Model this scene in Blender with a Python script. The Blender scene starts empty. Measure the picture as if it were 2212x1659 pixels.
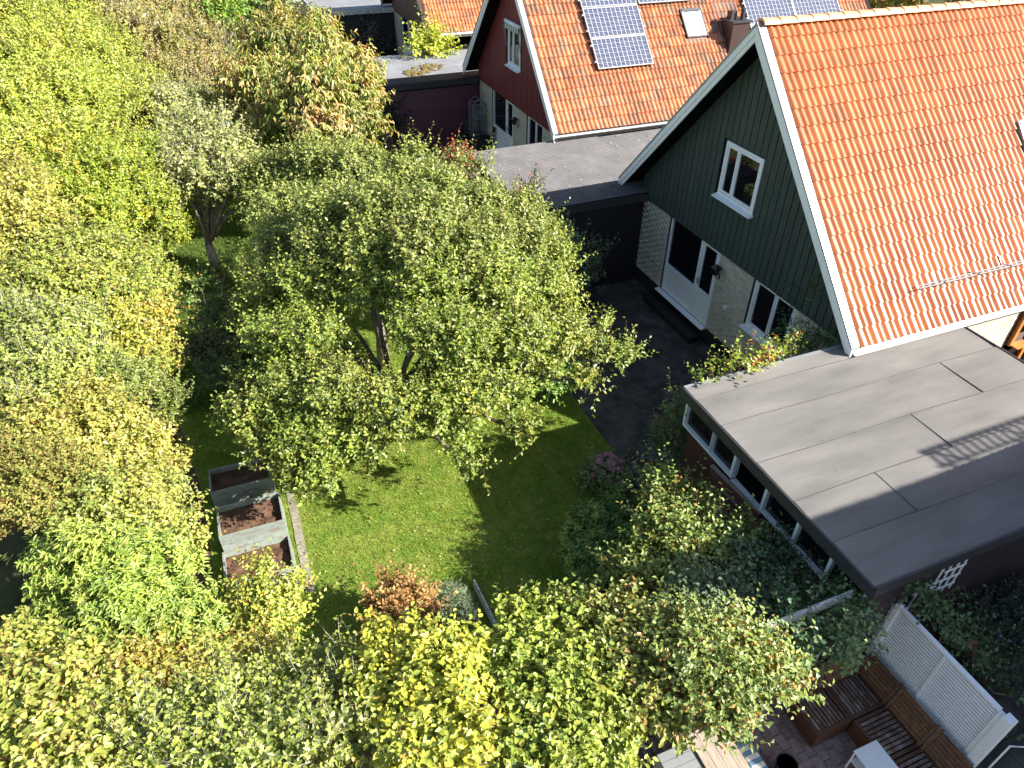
import bpy, math, random
import numpy as np
from mathutils import Vector, Matrix
random.seed(7)
RNG = np.random.default_rng(11)
SC = bpy.context.scene
COL = SC.collection

# ------------------------------------------------------------ camera
CAM = np.array([14.8879, -9.7513, 9.7544])
PITCH, YAW, ROLL = 0.6641, 2.7537, 0.0092
FWD = np.array([math.cos(PITCH) * math.cos(YAW), math.cos(PITCH) * math.sin(YAW), -math.sin(PITCH)])
RGT = np.array([math.sin(YAW), -math.cos(YAW), 0.0])
UPV = np.cross(RGT, FWD)
R2 = RGT * math.cos(ROLL) + UPV * math.sin(ROLL)
U2 = -RGT * math.sin(ROLL) + UPV * math.cos(ROLL)
cd = bpy.data.cameras.new('camera')
cam = bpy.data.objects.new('camera', cd)
COL.objects.link(cam)
m = Matrix.Identity(4)
for r in range(3):
    m[r][0], m[r][1], m[r][2], m[r][3] = R2[r], U2[r], -FWD[r], CAM[r]
cam.matrix_world = m
cd.sensor_width = 36.0
cd.lens = 1499.29 / 2212 * 36
cd.clip_end = 1000
SC.camera = cam

# ------------------------------------------------------------ sky and sun
SUN = Vector((0.93, 1.25, 1.0)).normalized()
w = bpy.data.worlds.new('World')
SC.world = w
w.use_nodes = True
wn = w.node_tree
wn.nodes.clear()
sky = wn.nodes.new('ShaderNodeTexSky')
sky.sky_type = 'NISHITA'
sky.sun_disc = False
sky.sun_elevation = math.asin(SUN.z)
sky.sun_rotation = math.atan2(SUN.x, SUN.y)
bg = wn.nodes.new('ShaderNodeBackground')
bg.inputs[1].default_value = 0.08
wo = wn.nodes.new('ShaderNodeOutputWorld')
wn.links.new(sky.outputs[0], bg.inputs[0])
wn.links.new(bg.outputs[0], wo.inputs[0])
ld = bpy.data.lights.new('sun', 'SUN')
ld.energy = 5.0
ld.angle = math.radians(0.5)
ld.color = (1.0, 0.955, 0.88)
sun = bpy.data.objects.new('sun', ld)
COL.objects.link(sun)
sun.rotation_euler = SUN.to_track_quat('Z', 'Y').to_euler()
sun.location = SUN * 60
SC.view_settings.view_transform = 'Standard'
SC.view_settings.look = 'None'
SC.view_settings.exposure = 1.55
SC.view_settings.gamma = 1.0
SC.view_settings.use_curve_mapping = False
SC.cycles.max_bounces = 6
SC.cycles.transparent_max_bounces = 4


def project(p):
    d = np.asarray(p, float) - CAM
    z = d @ FWD
    return 0.5 + 0.6778 * (d @ R2) / z, 0.5 + 0.6778 * 4 / 3 * (d @ U2) / z, z


# ------------------------------------------------------------ materials
def mat(name, base, rough=0.7, spec=0.4, var=0.0, vscale=3.0, col2=None, bump=0.0, bscale=40.0, metal=0.0,
        rnd=0.0, coat=0.0, stretch=None, detail=4.0, thr=None):
    m = bpy.data.materials.new(name)
    m.use_nodes = True
    nt = m.node_tree
    b = nt.nodes['Principled BSDF']
    b.inputs['Roughness'].default_value = rough
    b.inputs['Metallic'].default_value = metal
    b.inputs['Specular IOR Level'].default_value = spec
    b.inputs['Coat Weight'].default_value = coat
    b.inputs['Coat Roughness'].default_value = 0.25
    geo = nt.nodes.new('ShaderNodeNewGeometry')
    mp = nt.nodes.new('ShaderNodeMapping')
    nt.links.new(geo.outputs['Position'], mp.inputs[0])
    if stretch:
        mp.inputs['Scale'].default_value = stretch
    c = nt.nodes.new('ShaderNodeRGB')
    c.outputs[0].default_value = (*base, 1)
    out = c.outputs[0]
    if col2 is not None:
        n = nt.nodes.new('ShaderNodeTexNoise')
        n.inputs['Scale'].default_value = vscale
        n.inputs['Detail'].default_value = detail
        nt.links.new(mp.outputs[0], n.inputs[0])
        rp = nt.nodes.new('ShaderNodeValToRGB')
        lo, hi = thr if thr else (0.35, 0.65)
        rp.color_ramp.elements[0].position = lo
        rp.color_ramp.elements[1].position = hi
        nt.links.new(n.outputs[0], rp.inputs[0])
        mx = nt.nodes.new('ShaderNodeMix')
        mx.data_type = 'RGBA'
        nt.links.new(rp.outputs[0], mx.inputs[0])
        nt.links.new(out, mx.inputs[6])
        mx.inputs[7].default_value = (*col2, 1)
        out = mx.outputs[2]
    if var > 0 or rnd > 0:
        hs = nt.nodes.new('ShaderNodeHueSaturation')
        nt.links.new(out, hs.inputs['Color'])
        val = None
        if var > 0:
            n2 = nt.nodes.new('ShaderNodeTexNoise')
            n2.inputs['Scale'].default_value = vscale * 2.7
            n2.inputs['Detail'].default_value = 5
            nt.links.new(mp.outputs[0], n2.inputs[0])
            mr = nt.nodes.new('ShaderNodeMapRange')
            mr.inputs[1].default_value = 0.25
            mr.inputs[2].default_value = 0.75
            mr.inputs[3].default_value = 1 - var
            mr.inputs[4].default_value = 1 + var
            nt.links.new(n2.outputs[0], mr.inputs[0])
            val = mr.outputs[0]
        if rnd > 0:
            oi = nt.nodes.new('ShaderNodeObjectInfo')
            at = nt.nodes.new('ShaderNodeAttribute')
            at.attribute_name = 'rnd'
            ad = nt.nodes.new('ShaderNodeMath')
            ad.operation = 'ADD'
            nt.links.new(oi.outputs['Random'], ad.inputs[0])
            nt.links.new(at.outputs['Fac'], ad.inputs[1])
            fr = nt.nodes.new('ShaderNodeMath')
            fr.operation = 'FRACT'
            nt.links.new(ad.outputs[0], fr.inputs[0])
            mr = nt.nodes.new('ShaderNodeMapRange')
            mr.inputs[3].default_value = 1 - rnd
            mr.inputs[4].default_value = 1 + rnd
            nt.links.new(fr.outputs[0], mr.inputs[0])
            if val is None:
                val = mr.outputs[0]
            else:
                mm = nt.nodes.new('ShaderNodeMath')
                mm.operation = 'MULTIPLY'
                nt.links.new(val, mm.inputs[0])
                nt.links.new(mr.outputs[0], mm.inputs[1])
                val = mm.outputs[0]
        nt.links.new(val, hs.inputs['Value'])
        out = hs.outputs[0]
    nt.links.new(out, b.inputs['Base Color'])
    if bump > 0:
        n3 = nt.nodes.new('ShaderNodeTexNoise')
        n3.inputs['Scale'].default_value = bscale
        n3.inputs['Detail'].default_value = 6
        nt.links.new(mp.outputs[0], n3.inputs[0])
        bp = nt.nodes.new('ShaderNodeBump')
        bp.inputs['Strength'].default_value = bump
        bp.inputs['Distance'].default_value = 0.02
        nt.links.new(n3.outputs[0], bp.inputs['Height'])
        nt.links.new(bp.outputs[0], b.inputs['Normal'])
    return m


def leafmat(name, rough=0.42, spec=0.5, trans=0.22):
    m = bpy.data.materials.new(name)
    m.use_nodes = True
    nt = m.node_tree
    b = nt.nodes['Principled BSDF']
    b.inputs['Roughness'].default_value = rough
    b.inputs['Specular IOR Level'].default_value = spec
    at = nt.nodes.new('ShaderNodeAttribute')
    at.attribute_name = 'Col'
    nt.links.new(at.outputs['Color'], b.inputs['Base Color'])
    tr = nt.nodes.new('ShaderNodeBsdfTranslucent')
    hs = nt.nodes.new('ShaderNodeHueSaturation')
    hs.inputs['Saturation'].default_value = 1.25
    hs.inputs['Value'].default_value = 1.5
    nt.links.new(at.outputs['Color'], hs.inputs['Color'])
    nt.links.new(hs.outputs[0], tr.inputs['Color'])
    mx = nt.nodes.new('ShaderNodeMixShader')
    mx.inputs[0].default_value = trans
    nt.links.new(b.outputs[0], mx.inputs[1])
    nt.links.new(tr.outputs[0], mx.inputs[2])
    nt.links.new(mx.outputs[0], nt.nodes['Material Output'].inputs[0])
    return m


M = {}
M['leaf'] = leafmat('leaf')
M['leafdull'] = leafmat('leaf_dull', 0.7, 0.25, 0.25)
M['grassblade'] = leafmat('grass_blade', 0.6, 0.3, 0.35)
M['bark'] = mat('bark', (0.16, 0.12, 0.09), 0.9, 0.2, 0.4, 8, (0.28, 0.24, 0.2), 0.8, 30, stretch=(1, 1, .3))
M['twig'] = mat('twig', (0.2, 0.13, 0.09), 0.7, 0.3, 0.3, 6)
M['redtwig'] = mat('red_twig', (0.30, 0.09, 0.05), 0.6, 0.3, 0.3, 6)
M['paletwig'] = mat('pale_twig', (0.42, 0.37, 0.3), 0.7, 0.3, 0.3, 6)
M['ground'] = mat('ground', (0.05, 0.075, 0.02), 0.95, 0.1, 0.4, 0.8, (0.07, 0.05, 0.03), 0.6, 12)
M['soil'] = mat('soil', (0.09, 0.052, 0.034), 0.95, 0.1, 0.4, 4, (0.15, 0.085, 0.055), 1.0, 35)
M['lawn'] = mat('lawn', (0.11, 0.19, 0.02), 0.9, 0.2, 0.35, 2.2, (0.22, 0.25, 0.05), 0.8, 60)
M['slab'] = mat('concrete_slab', (0.10, 0.09, 0.08), 0.85, 0.3, 0.4, 1.6, (0.042, 0.037, 0.033), 0.5, 60, rnd=0.12)
M['joint'] = mat('joint_sand', (0.05, 0.045, 0.04), 0.95, 0.1, 0.3, 5)
M['paver'] = mat('paver', (0.32, 0.215, 0.195), 0.85, 0.25, 0.25, 6, (0.24, 0.17, 0.16), 0.5, 50, rnd=0.15)
M['tile'] = mat('roof_tile_orange', (0.50, 0.155, 0.042), 0.42, 0.6, 0.14, 1.3, (0.42, 0.12, 0.033), 0.15, 90, rnd=0.12, coat=0.55)
M['tileold'] = mat('roof_tile_weathered', (0.44, 0.14, 0.05), 0.42, 0.6, 0.35, 2.2, (0.22, 0.13, 0.075), 0.35, 70, rnd=0.28, coat=0.35, thr=(.45, .7))
M['ridge'] = mat('ridge_tile_clay', (0.74, 0.34, 0.16), 0.45, 0.5, 0.15, 3, None, 0.25, 60, rnd=0.10)
M['brick'] = mat('white_brick', (0.64, 0.59, 0.46), 0.85, 0.3, 0.12, 6, (0.56, 0.50, 0.38), 0.5, 60, rnd=0.10)
M['ybrick'] = mat('yellow_brick', (0.46, 0.22, 0.08), 0.85, 0.3, 0.12, 6, None, 0.5, 60, rnd=0.14)
M['mortar'] = mat('mortar', (0.075, 0.066, 0.055), 0.95, 0.1, 0.3, 8, None, 0.5, 60)
M['plinth'] = mat('black_plinth', (0.02, 0.02, 0.022), 0.8, 0.3, 0.3, 3)
M['green'] = mat('green_board', (0.042, 0.060, 0.050), 0.6, 0.4, 0.18, 3, (0.054, 0.072, 0.062), 0.35, 40, rnd=0.08, stretch=(6, 6, 1))
M['greendk'] = mat('green_backing', (0.004, 0.006, 0.005), 0.8, 0.2)
M['red'] = mat('red_board', (0.20, 0.026, 0.030), 0.6, 0.4, 0.18, 3, (0.16, 0.022, 0.026), 0.35, 40, rnd=0.10, stretch=(6, 6, 1))
M['reddk'] = mat('red_backing', (0.012, 0.004, 0.004), 0.8, 0.2)
M['brown'] = mat('brown_board', (0.13, 0.062, 0.042), 0.6, 0.4, 0.18, 3, None, 0.35, 40, rnd=0.10, stretch=(6, 6, 1))
M['browndk'] = mat('brown_backing', (0.03, 0.015, 0.012), 0.8, 0.2)
M['white'] = mat('white_paint', (0.85, 0.85, 0.84), 0.5, 0.4, 0.06, 5, None, 0.1, 60)
M['whiteworn'] = mat('worn_white_paint', (0.66, 0.65, 0.63), 0.75, 0.3, 0.15, 9, (0.22, 0.2, 0.19), 0.8, 50, stretch=(5, 1, 5), thr=(.5, .62))
M['greymetal'] = mat('grey_sheet_metal', (0.30, 0.31, 0.31), 0.42, 0.5, 0.1, 2, None, 0.05, 20, metal=0.3)
M['darkmetal'] = mat('dark_sheet_metal', (0.035, 0.033, 0.036), 0.5, 0.5, 0.15, 2, None, 0.1, 30)
M['brownmetal'] = mat('brown_sheet_metal', (0.055, 0.032, 0.03), 0.4, 0.5, 0.1, 2)
M['black'] = mat('black_plastic', (0.012, 0.012, 0.014), 0.45, 0.5)
M['glass'] = mat('window_glass', (0.006, 0.006, 0.008), 0.02, 0.6)
M['glasslit'] = mat('roof_glass', (0.62, 0.66, 0.68), 0.08, 0.8, 0.1, 6)
M['inner'] = mat('dark_interior', (0.01, 0.01, 0.01), 0.9, 0.1)
M['felt'] = mat('roofing_felt', (0.205, 0.19, 0.172), 0.8, 0.35, 0.22, .9, (0.16, 0.149, 0.136), 0.7, 160, rnd=0.04, stretch=(1.6, .35, 1))
M['bitumenshade'] = mat('bitumen_shadow_seam', (0.10, 0.09, 0.082), 0.6, 0.4)  # bitumen bleed, its dark tone also painting in the lap's edge shadow
M['felt2'] = mat('grey_roofing_felt', (0.24, 0.24, 0.25), 0.72, 0.45, 0.14, 1.1, (0.20, 0.20, 0.21), 0.5, 160, rnd=0.03)
M['corr'] = mat('corrugated_grey_metal', (0.115, 0.108, 0.108), 0.65, 0.3, 0.15, 1.4, (0.09, 0.086, 0.085), 0.1, 20, rnd=0.05)
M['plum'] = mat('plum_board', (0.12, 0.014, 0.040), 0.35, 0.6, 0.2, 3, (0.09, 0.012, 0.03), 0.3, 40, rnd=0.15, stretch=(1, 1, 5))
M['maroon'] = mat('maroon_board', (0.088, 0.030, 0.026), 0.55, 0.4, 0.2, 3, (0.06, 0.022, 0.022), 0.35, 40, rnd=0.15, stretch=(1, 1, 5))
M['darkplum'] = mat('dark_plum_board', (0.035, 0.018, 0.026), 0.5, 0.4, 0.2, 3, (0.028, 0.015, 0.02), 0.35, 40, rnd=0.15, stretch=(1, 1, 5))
M['teakdark'] = mat('dark_oiled_wood', (0.10, 0.042, 0.022), 0.45, 0.5, 0.3, 6)
M['doorboard'] = mat('faded_maroon_board', (0.19, 0.065, 0.065), 0.55, 0.4, 0.2, 3, (0.13, 0.05, 0.05), 0.35, 40, rnd=0.15, stretch=(1, 1, 5))
M['blackwood'] = mat('black_wood', (0.014, 0.010, 0.012), 0.55, 0.4, 0.25, 4)
M['teak'] = mat('oiled_wood', (0.20, 0.092, 0.040), 0.5, 0.45, 0.3, 7, (0.13, 0.06, 0.03), 0.5, 50, rnd=0.2, stretch=(2, 2, 2))
M['teakworn'] = mat('worn_seat_wood', (0.15, 0.085, 0.06), 0.5, 0.5, 0.3, 8, (0.30, 0.25, 0.22), 0.6, 50, rnd=0.3, thr=(.45, .75))
M['greywood'] = mat('weathered_grey_wood', (0.46, 0.37, 0.28), 0.8, 0.3, 0.2, 4, (0.34, 0.28, 0.22), 0.6, 40, rnd=0.1, stretch=(1, 6, 6))
M['deck'] = mat('deck_board', (0.16, 0.15, 0.145), 0.8, 0.3, 0.25, 5, None, 0.5, 40, rnd=0.2)
M['bedwood'] = mat('grey_green_bed_board', (0.25, 0.285, 0.25), 0.8, 0.25, 0.2, 4, (0.22, 0.185, 0.145), 0.5, 40, rnd=0.1, stretch=(6, 1, 3), thr=(.5, .68))
M['orangewood'] = mat('orange_wood', (0.55, 0.20, 0.045), 0.5, 0.4, 0.15, 4)
M['pot'] = mat('blue_grey_pot', (0.16, 0.18, 0.22), 0.5, 0.4)
M['moss'] = mat('moss', (0.17, 0.15, 0.035), 0.95, 0.1, 0.5, 10, (0.13, 0.08, 0.05), 1.0, 30)
M['pink'] = mat('pink_flower', (0.55, 0.2, 0.30), 0.8, 0.2, 0.3, 14, (0.62, 0.32, 0.36), 0.8, 90)
M['tassel'] = mat('hop_tassel', (0.56, 0.27, 0.08), 0.8, 0.2, 0.35, 20)
M['berry'] = mat('elderberry', (0.03, 0.018, 0.03), 0.4, 0.5, 0.3, 20)
M['globe'] = mat('thistle_head', (0.22, 0.22, 0.26), 0.8, 0.2)
M['blue'] = mat('blue_plastic', (0.08, 0.2, 0.5), 0.35, 0.6, 0.3, 9, (0.4, 0.5, 0.7), 0.6, 12)
M['greenplastic'] = mat('green_mesh', (0.08, 0.4, 0.16), 0.5, 0.4)
M['edgestone'] = mat('edging_stone', (0.26, 0.23, 0.19), 0.9, 0.2, 0.3, 6)
M['stripe'] = mat('awning_stripe', (0.62, 0.64, 0.6), 0.8, 0.2)
M['stripegreen'] = mat('awning_green', (0.16, 0.24, 0.2), 0.8, 0.2)
M['stripeblue'] = mat('blue_stripe', (0.14, 0.26, 0.36), 0.8, 0.2)


def solar_mat():
    m = bpy.data.materials.new('solar_cells')
    m.use_nodes = True
    nt = m.node_tree
    b = nt.nodes['Principled BSDF']
    b.inputs['Roughness'].default_value = 0.14
    uv = nt.nodes.new('ShaderNodeTexCoord')
    br = nt.nodes.new('ShaderNodeTexBrick')
    br.offset = 0.0
    br.inputs['Scale'].default_value = 1.0
    br.inputs['Brick Width'].default_value = 1 / 12
    br.inputs['Row Height'].default_value = 1 / 6
    br.inputs['Mortar Size'].default_value = 0.0028
    br.inputs['Color1'].default_value = (0.035, 0.04, 0.075, 1)
    br.inputs['Color2'].default_value = (0.05, 0.058, 0.095, 1)
    br.inputs['Mortar'].default_value = (0.62, 0.64, 0.68, 1)
    nt.links.new(uv.outputs['UV'], br.inputs[0])
    sp = nt.nodes.new('ShaderNodeSeparateXYZ')
    nt.links.new(uv.outputs['UV'], sp.inputs[0])
    mu = nt.nodes.new('ShaderNodeMath')
    mu.operation = 'MULTIPLY'
    mu.inputs[1].default_value = 18.0
    nt.links.new(sp.outputs[1], mu.inputs[0])
    fr = nt.nodes.new('ShaderNodeMath')
    fr.operation = 'FRACT'
    nt.links.new(mu.outputs[0], fr.inputs[0])
    gt = nt.nodes.new('ShaderNodeMath')
    gt.operation = 'LESS_THAN'
    gt.inputs[1].default_value = 0.16
    nt.links.new(fr.outputs[0], gt.inputs[0])
    ms = nt.nodes.new('ShaderNodeMath')
    ms.operation = 'MULTIPLY'
    ms.inputs[1].default_value = 0.38
    nt.links.new(gt.outputs[0], ms.inputs[0])
    mx = nt.nodes.new('ShaderNodeMix')
    mx.data_type = 'RGBA'
    nt.links.new(ms.outputs[0], mx.inputs[0])
    nt.links.new(br.outputs[0], mx.inputs[6])
    mx.inputs[7].default_value = (0.6, 0.63, 0.7, 1)
    nt.links.new(mx.outputs[2], b.inputs['Base Color'])
    return m


M['solar'] = solar_mat()


# ------------------------------------------------------------ helpers
class MB:
    def __init__(s):
        s.v, s.f = [], []

    def quad(s, a, b, c, d):
        n = len(s.v)
        s.v += [tuple(a), tuple(b), tuple(c), tuple(d)]
        s.f.append((n, n + 1, n + 2, n + 3))
        return s

    def box(s, x0, x1, y0, y1, z0, z1):
        n = len(s.v)
        s.v += [(x0, y0, z0), (x1, y0, z0), (x1, y1, z0), (x0, y1, z0), (x0, y0, z1), (x1, y0, z1), (x1, y1, z1), (x0, y1, z1)]
        s.f += [(n, n + 3, n + 2, n + 1), (n + 4, n + 5, n + 6, n + 7), (n, n + 1, n + 5, n + 4), (n + 1, n + 2, n + 6, n + 5),
                (n + 2, n + 3, n + 7, n + 6), (n + 3, n, n + 4, n + 7)]
        return s

    def hexa(s, p):   # 8 points: bottom ring 4, top ring 4
        n = len(s.v)
        s.v += [tuple(q) for q in p]
        s.f += [(n, n + 3, n + 2, n + 1), (n + 4, n + 5, n + 6, n + 7), (n, n + 1, n + 5, n + 4), (n + 1, n + 2, n + 6, n + 5),
                (n + 2, n + 3, n + 7, n + 6), (n + 3, n, n + 4, n + 7)]
        return s

    def bar(s, a, b, w, h, up=(0, 0, 1)):
        a, b, up = Vector(a), Vector(b), Vector(up)
        d = (b - a).normalized()
        x = d.cross(up)
        if x.length < 1e-4:
            x = d.cross(Vector((1, 0, 0)))
        x.normalize()
        y = x.cross(d).normalized()
        x *= w / 2
        y *= h / 2
        return s.hexa([a - x - y, a + x - y, a + x + y, a - x + y, b - x - y, b + x - y, b + x + y, b - x + y])

    def tube(s, pts, rad, n=6, cap=True):
        pts = [Vector(p) for p in pts]
        if not hasattr(rad, '__len__'):
            rad = [rad] * len(pts)
        base = len(s.v)
        for i, p in enumerate(pts):
            d = (pts[min(i + 1, len(pts) - 1)] - pts[max(i - 1, 0)]).normalized()
            x = d.cross(Vector((0.13, 0.21, 1)))
            if x.length < 1e-3:
                x = d.cross(Vector((1, 0, 0)))
            x.normalize()
            y = d.cross(x)
            for k in range(n):
                a = 2 * math.pi * k / n
                s.v.append(tuple(p + (x * math.cos(a) + y * math.sin(a)) * rad[i]))
        for i in range(len(pts) - 1):
            for k in range(n):
                a, b = base + i * n + k, base + i * n + (k + 1) % n
                s.f.append((a, b, b + n, a + n))
        if cap:
            s.f.append(tuple(base + k for k in range(n))[::-1])
            s.f.append(tuple(base + (len(pts) - 1) * n + k for k in range(n)))
        return s

    def ball(s, c, r, n=7, m=5, sz=1.0):
        base = len(s.v)
        for i in range(m + 1):
            t = math.pi * i / m
            for k in range(n):
                a = 2 * math.pi * k / n
                s.v.append((c[0] + r * math.sin(t) * math.cos(a), c[1] + r * math.sin(t) * math.sin(a), c[2] + r * sz * math.cos(t)))
        for i in range(m):
            for k in range(n):
                a, b = base + i * n + k, base + i * n + (k + 1) % n
                s.f.append((a, a + n, b + n, b))
        return s

    def mesh(s, name, material, smooth=False):
        me = bpy.data.meshes.new(name)
        me.from_pydata(s.v, [], s.f)
        me.materials.append(material)
        if smooth:
            me.polygons.foreach_set('use_smooth', [True] * len(me.polygons))
        me.update()
        return me

    def build(s, name, material, parent=None, smooth=False, loc=(0, 0, 0), label=None):
        o = bpy.data.objects.new(name, s.mesh(name, material, smooth))
        COL.objects.link(o)
        o.location = loc
        if parent is not None:
            o.parent = parent
        if label:
            o['label'] = label
        return o


def tag(o, label, cat, group=None, kind=None):
    if label:
        o['label'] = label
    if cat:
        o['category'] = cat
    if group:
        o['group'] = group
    if kind:
        o['kind'] = kind
    return o


def thing(name, label, cat, loc=(0, 0, 0), group=None, rz=0.0):
    o = bpy.data.objects.new(name, None)
    COL.objects.link(o)
    o.location = loc
    o.rotation_euler = (0, 0, rz)
    o.empty_display_size = 0.2
    return tag(o, label, cat, group)


def structure(name, mb, material, label=None, **k):
    o = mb.build(name, material, **k)
    o['kind'] = 'structure'
    if label:
        o['label'] = label
    return o


def world_of(parent, p):
    x, y, z = p
    while parent is not None:
        x, y, z = x + parent.location.x, y + parent.location.y, z + parent.location.z
        parent = parent.parent
    return x, y, z


def npmesh(name, V, Fc, material, loops=4, attr=None, smooth=False, col=None):
    """V (n,3), Fc (m,loops) -> mesh, fast"""
    me = bpy.data.meshes.new(name)
    V = np.ascontiguousarray(V, np.float32)
    Fc = np.ascontiguousarray(Fc, np.int32)
    me.vertices.add(len(V))
    me.vertices.foreach_set('co', V.ravel())
    me.loops.add(Fc.size)
    me.loops.foreach_set('vertex_index', Fc.ravel())
    me.polygons.add(len(Fc))
    me.polygons.foreach_set('loop_start', np.arange(0, Fc.size, loops, dtype=np.int32))
    if smooth:
        me.polygons.foreach_set('use_smooth', np.ones(len(Fc), bool))
    me.update(calc_edges=True)
    if attr is not None:
        a = me.attributes.new('rnd', 'FLOAT', 'POINT')
        a.data.foreach_set('value', np.ascontiguousarray(attr, np.float32))
    if col is not None:
        a = me.color_attributes.new('Col', 'FLOAT_COLOR', 'POINT')
        a.data.foreach_set('color', np.ascontiguousarray(col, np.float32).ravel())
    me.materials.append(material)
    return me


def pieces(name, mb, material, places, parent, limit=300, want=None, smooth=False):
    """alike pieces sharing a mesh; places = list of (loc, rot_z, scale) or 4x4 Matrix. The `limit` largest in view are
    objects, the rest one joined part."""
    me = mb.mesh(name, material, smooth)
    rows = []
    for p in places:
        mt = p if isinstance(p, Matrix) else Matrix.Translation(p)
        wpt = world_of(parent, mt.translation)
        u, v, z = project(wpt)
        vis = z > 0 and -0.02 < u < 1.02 and -0.02 < v < 1.02
        if want is not None and not want(wpt):
            vis = False
        rows.append((0 if vis else 1, z if z > 0 else 999, mt))
    rows.sort(key=lambda r: (r[0], r[1]))
    rest = []
    for i, (bad, z, mt) in enumerate(rows):
        if bad or i >= limit:
            rest.append(mt)
            continue
        o = bpy.data.objects.new(name, me)
        COL.objects.link(o)
        if parent is not None:
            o.parent = parent
        o.matrix_local = mt
    if rest:
        v0 = np.array(mb.v)
        nv = len(v0)
        Vs, rn = [], []
        for mt in rest:
            a = np.array(mt)
            Vs.append(v0 @ a[:3, :3].T + a[:3, 3])
            rn += [random.random()] * nv
        me2 = bpy.data.meshes.new(name)
        V = np.concatenate(Vs)
        q4 = [f for f in mb.f if len(f) == 4]
        q = np.array(q4)
        Fc = (q[None] + (np.arange(len(rest)) * nv)[:, None, None]).reshape(-1, 4)
        me2 = npmesh(name, V, Fc, material, 4, rn, smooth)
        o = bpy.data.objects.new(name, me2)
        COL.objects.link(o)
        if parent is not None:
            o.parent = parent
        o['kind'] = 'stuff'
        o['label'] = 'the remaining ' + name.replace('_', ' ') + ' pieces of the same surface'
    return me

# ------------------------------------------------------------ the ground
PATH_X0 = -0.2
structure('ground', MB().box(-140, 60, -120, 90, -1.0, -0.03), M['ground'])
lm = MB()
gx = [(-14, -13.2), (-9, -12.9), (-4, -12.6), (1.4, -12.2), (4.2, -11.75), (7.2, -11.6), (9.3, -11.2), (9.9, -8.5), (9.6, -6.2), (7.3, -4.35),
      (6.5, -3.95), (-0.3, -3.95), (-4.5, -4.2), (-10, -5.0), (-14, -6.0)]
lm.v = [(x, y, 0.0) for x, y in gx]
lm.f = [tuple(range(len(gx)))]
structure('lawn', lm, M['lawn'])
structure('flower_bed', MB().box(1.0, 11.6, -12.9, -3.3, -0.9, -0.015), M['soil'])

# grass blades on the lawn (a field nobody could count)
def in_poly(x, y, poly):
    c = np.zeros(len(x), bool)
    j = len(poly) - 1
    for i in range(len(poly)):
        xi, yi = poly[i]
        xj, yj = poly[j]
        c ^= ((yi > y) != (yj > y)) & (x < (xj - xi) * (y - yi) / (yj - yi + 1e-12) + xi)
        j = i
    return c


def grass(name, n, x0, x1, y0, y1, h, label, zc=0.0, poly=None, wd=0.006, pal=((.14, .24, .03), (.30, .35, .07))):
    x = RNG.uniform(x0, x1, n)
    y = RNG.uniform(y0, y1, n)
    if poly is not None:
        k = in_poly(x, y, poly)
        x, y = x[k], y[k]
    n = len(x)
    cl = np.sin(x * 3.1 + np.sin(y * 2.3) * 1.7) * np.cos(y * 2.7 + np.sin(x * 1.9)) * .5 + .5
    cl = np.clip(cl * .6 + RNG.random(n) * .55, 0, 1)
    hh = h * RNG.uniform(.5, 1.2, n) * (.75 + .5 * cl)
    a = RNG.uniform(0, 2 * np.pi, n)
    ln = RNG.uniform(.1, .9, n) * hh
    b = RNG.uniform(0, 2 * np.pi, n)
    p = np.stack([x, y, np.full(n, zc)], 1)
    sd = np.stack([np.cos(a), np.sin(a), np.zeros(n)], 1) * wd
    tp = p + np.stack([np.cos(b) * ln, np.sin(b) * ln, hh], 1)
    V = np.stack([p - sd, p + sd, tp], 1).reshape(-1, 3)
    F = np.arange(len(V)).reshape(-1, 3)
    c0, c1 = np.array(pal[0]), np.array(pal[1])
    t = np.clip(cl + RNG.normal(0, .25, n), 0, 1)[:, None]
    c = c0 * (1 - t) + c1 * t
    c = np.repeat(np.concatenate([c, np.ones((n, 1))], 1), 3, 0)
    o = bpy.data.objects.new(name, npmesh(name, V, F, M['grassblade'], 3, None, False, c))
    COL.objects.link(o)
    tag(o, label, 'grass', kind='stuff')


grass('grass', 330000, -3, 9.9, -12.6, -3.95, 0.035, 'short mown grass of the sunny lawn between beds and patio', poly=gx)
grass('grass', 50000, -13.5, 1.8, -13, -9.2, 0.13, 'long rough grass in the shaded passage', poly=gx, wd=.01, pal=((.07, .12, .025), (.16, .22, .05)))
for k in range(46):
    pass

# patio of large concrete slabs in front of the green gable
PX0, PX1, PY0 = -0.05, 7.55, -4.0
pt = MB().box(PX0, PX1, PY0, 0.1, -0.6, -0.012)
patio = structure('patio', pt, M['joint'])
sl = []
y = 0.06
row = 0
slabs = MB().box(0.004, 1.041, -0.696, -0.004, -0.03, 0.0)
while y > PY0 + .1:
    x = PX0 - (0.52 if row % 2 else 0)
    while x < PX1:
        dx0 = max(x, PX0)
        if x >= PX0 - .01 and x + 1.045 <= PX1 + .3:
            sl.append(Matrix.Translation((x, y, random.uniform(-.004, .004))) @ Matrix.Rotation(random.uniform(-.004, .004), 4, 'X'))
        elif x < PX0:
            sl.append(Matrix.Translation((PX0, y, 0)) @ Matrix.Diagonal((.5, 1, 1, 1)))
        x += 1.045
    y -= 0.70
    row += 1
pieces('slab', slabs, M['slab'], sl, patio)

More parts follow.
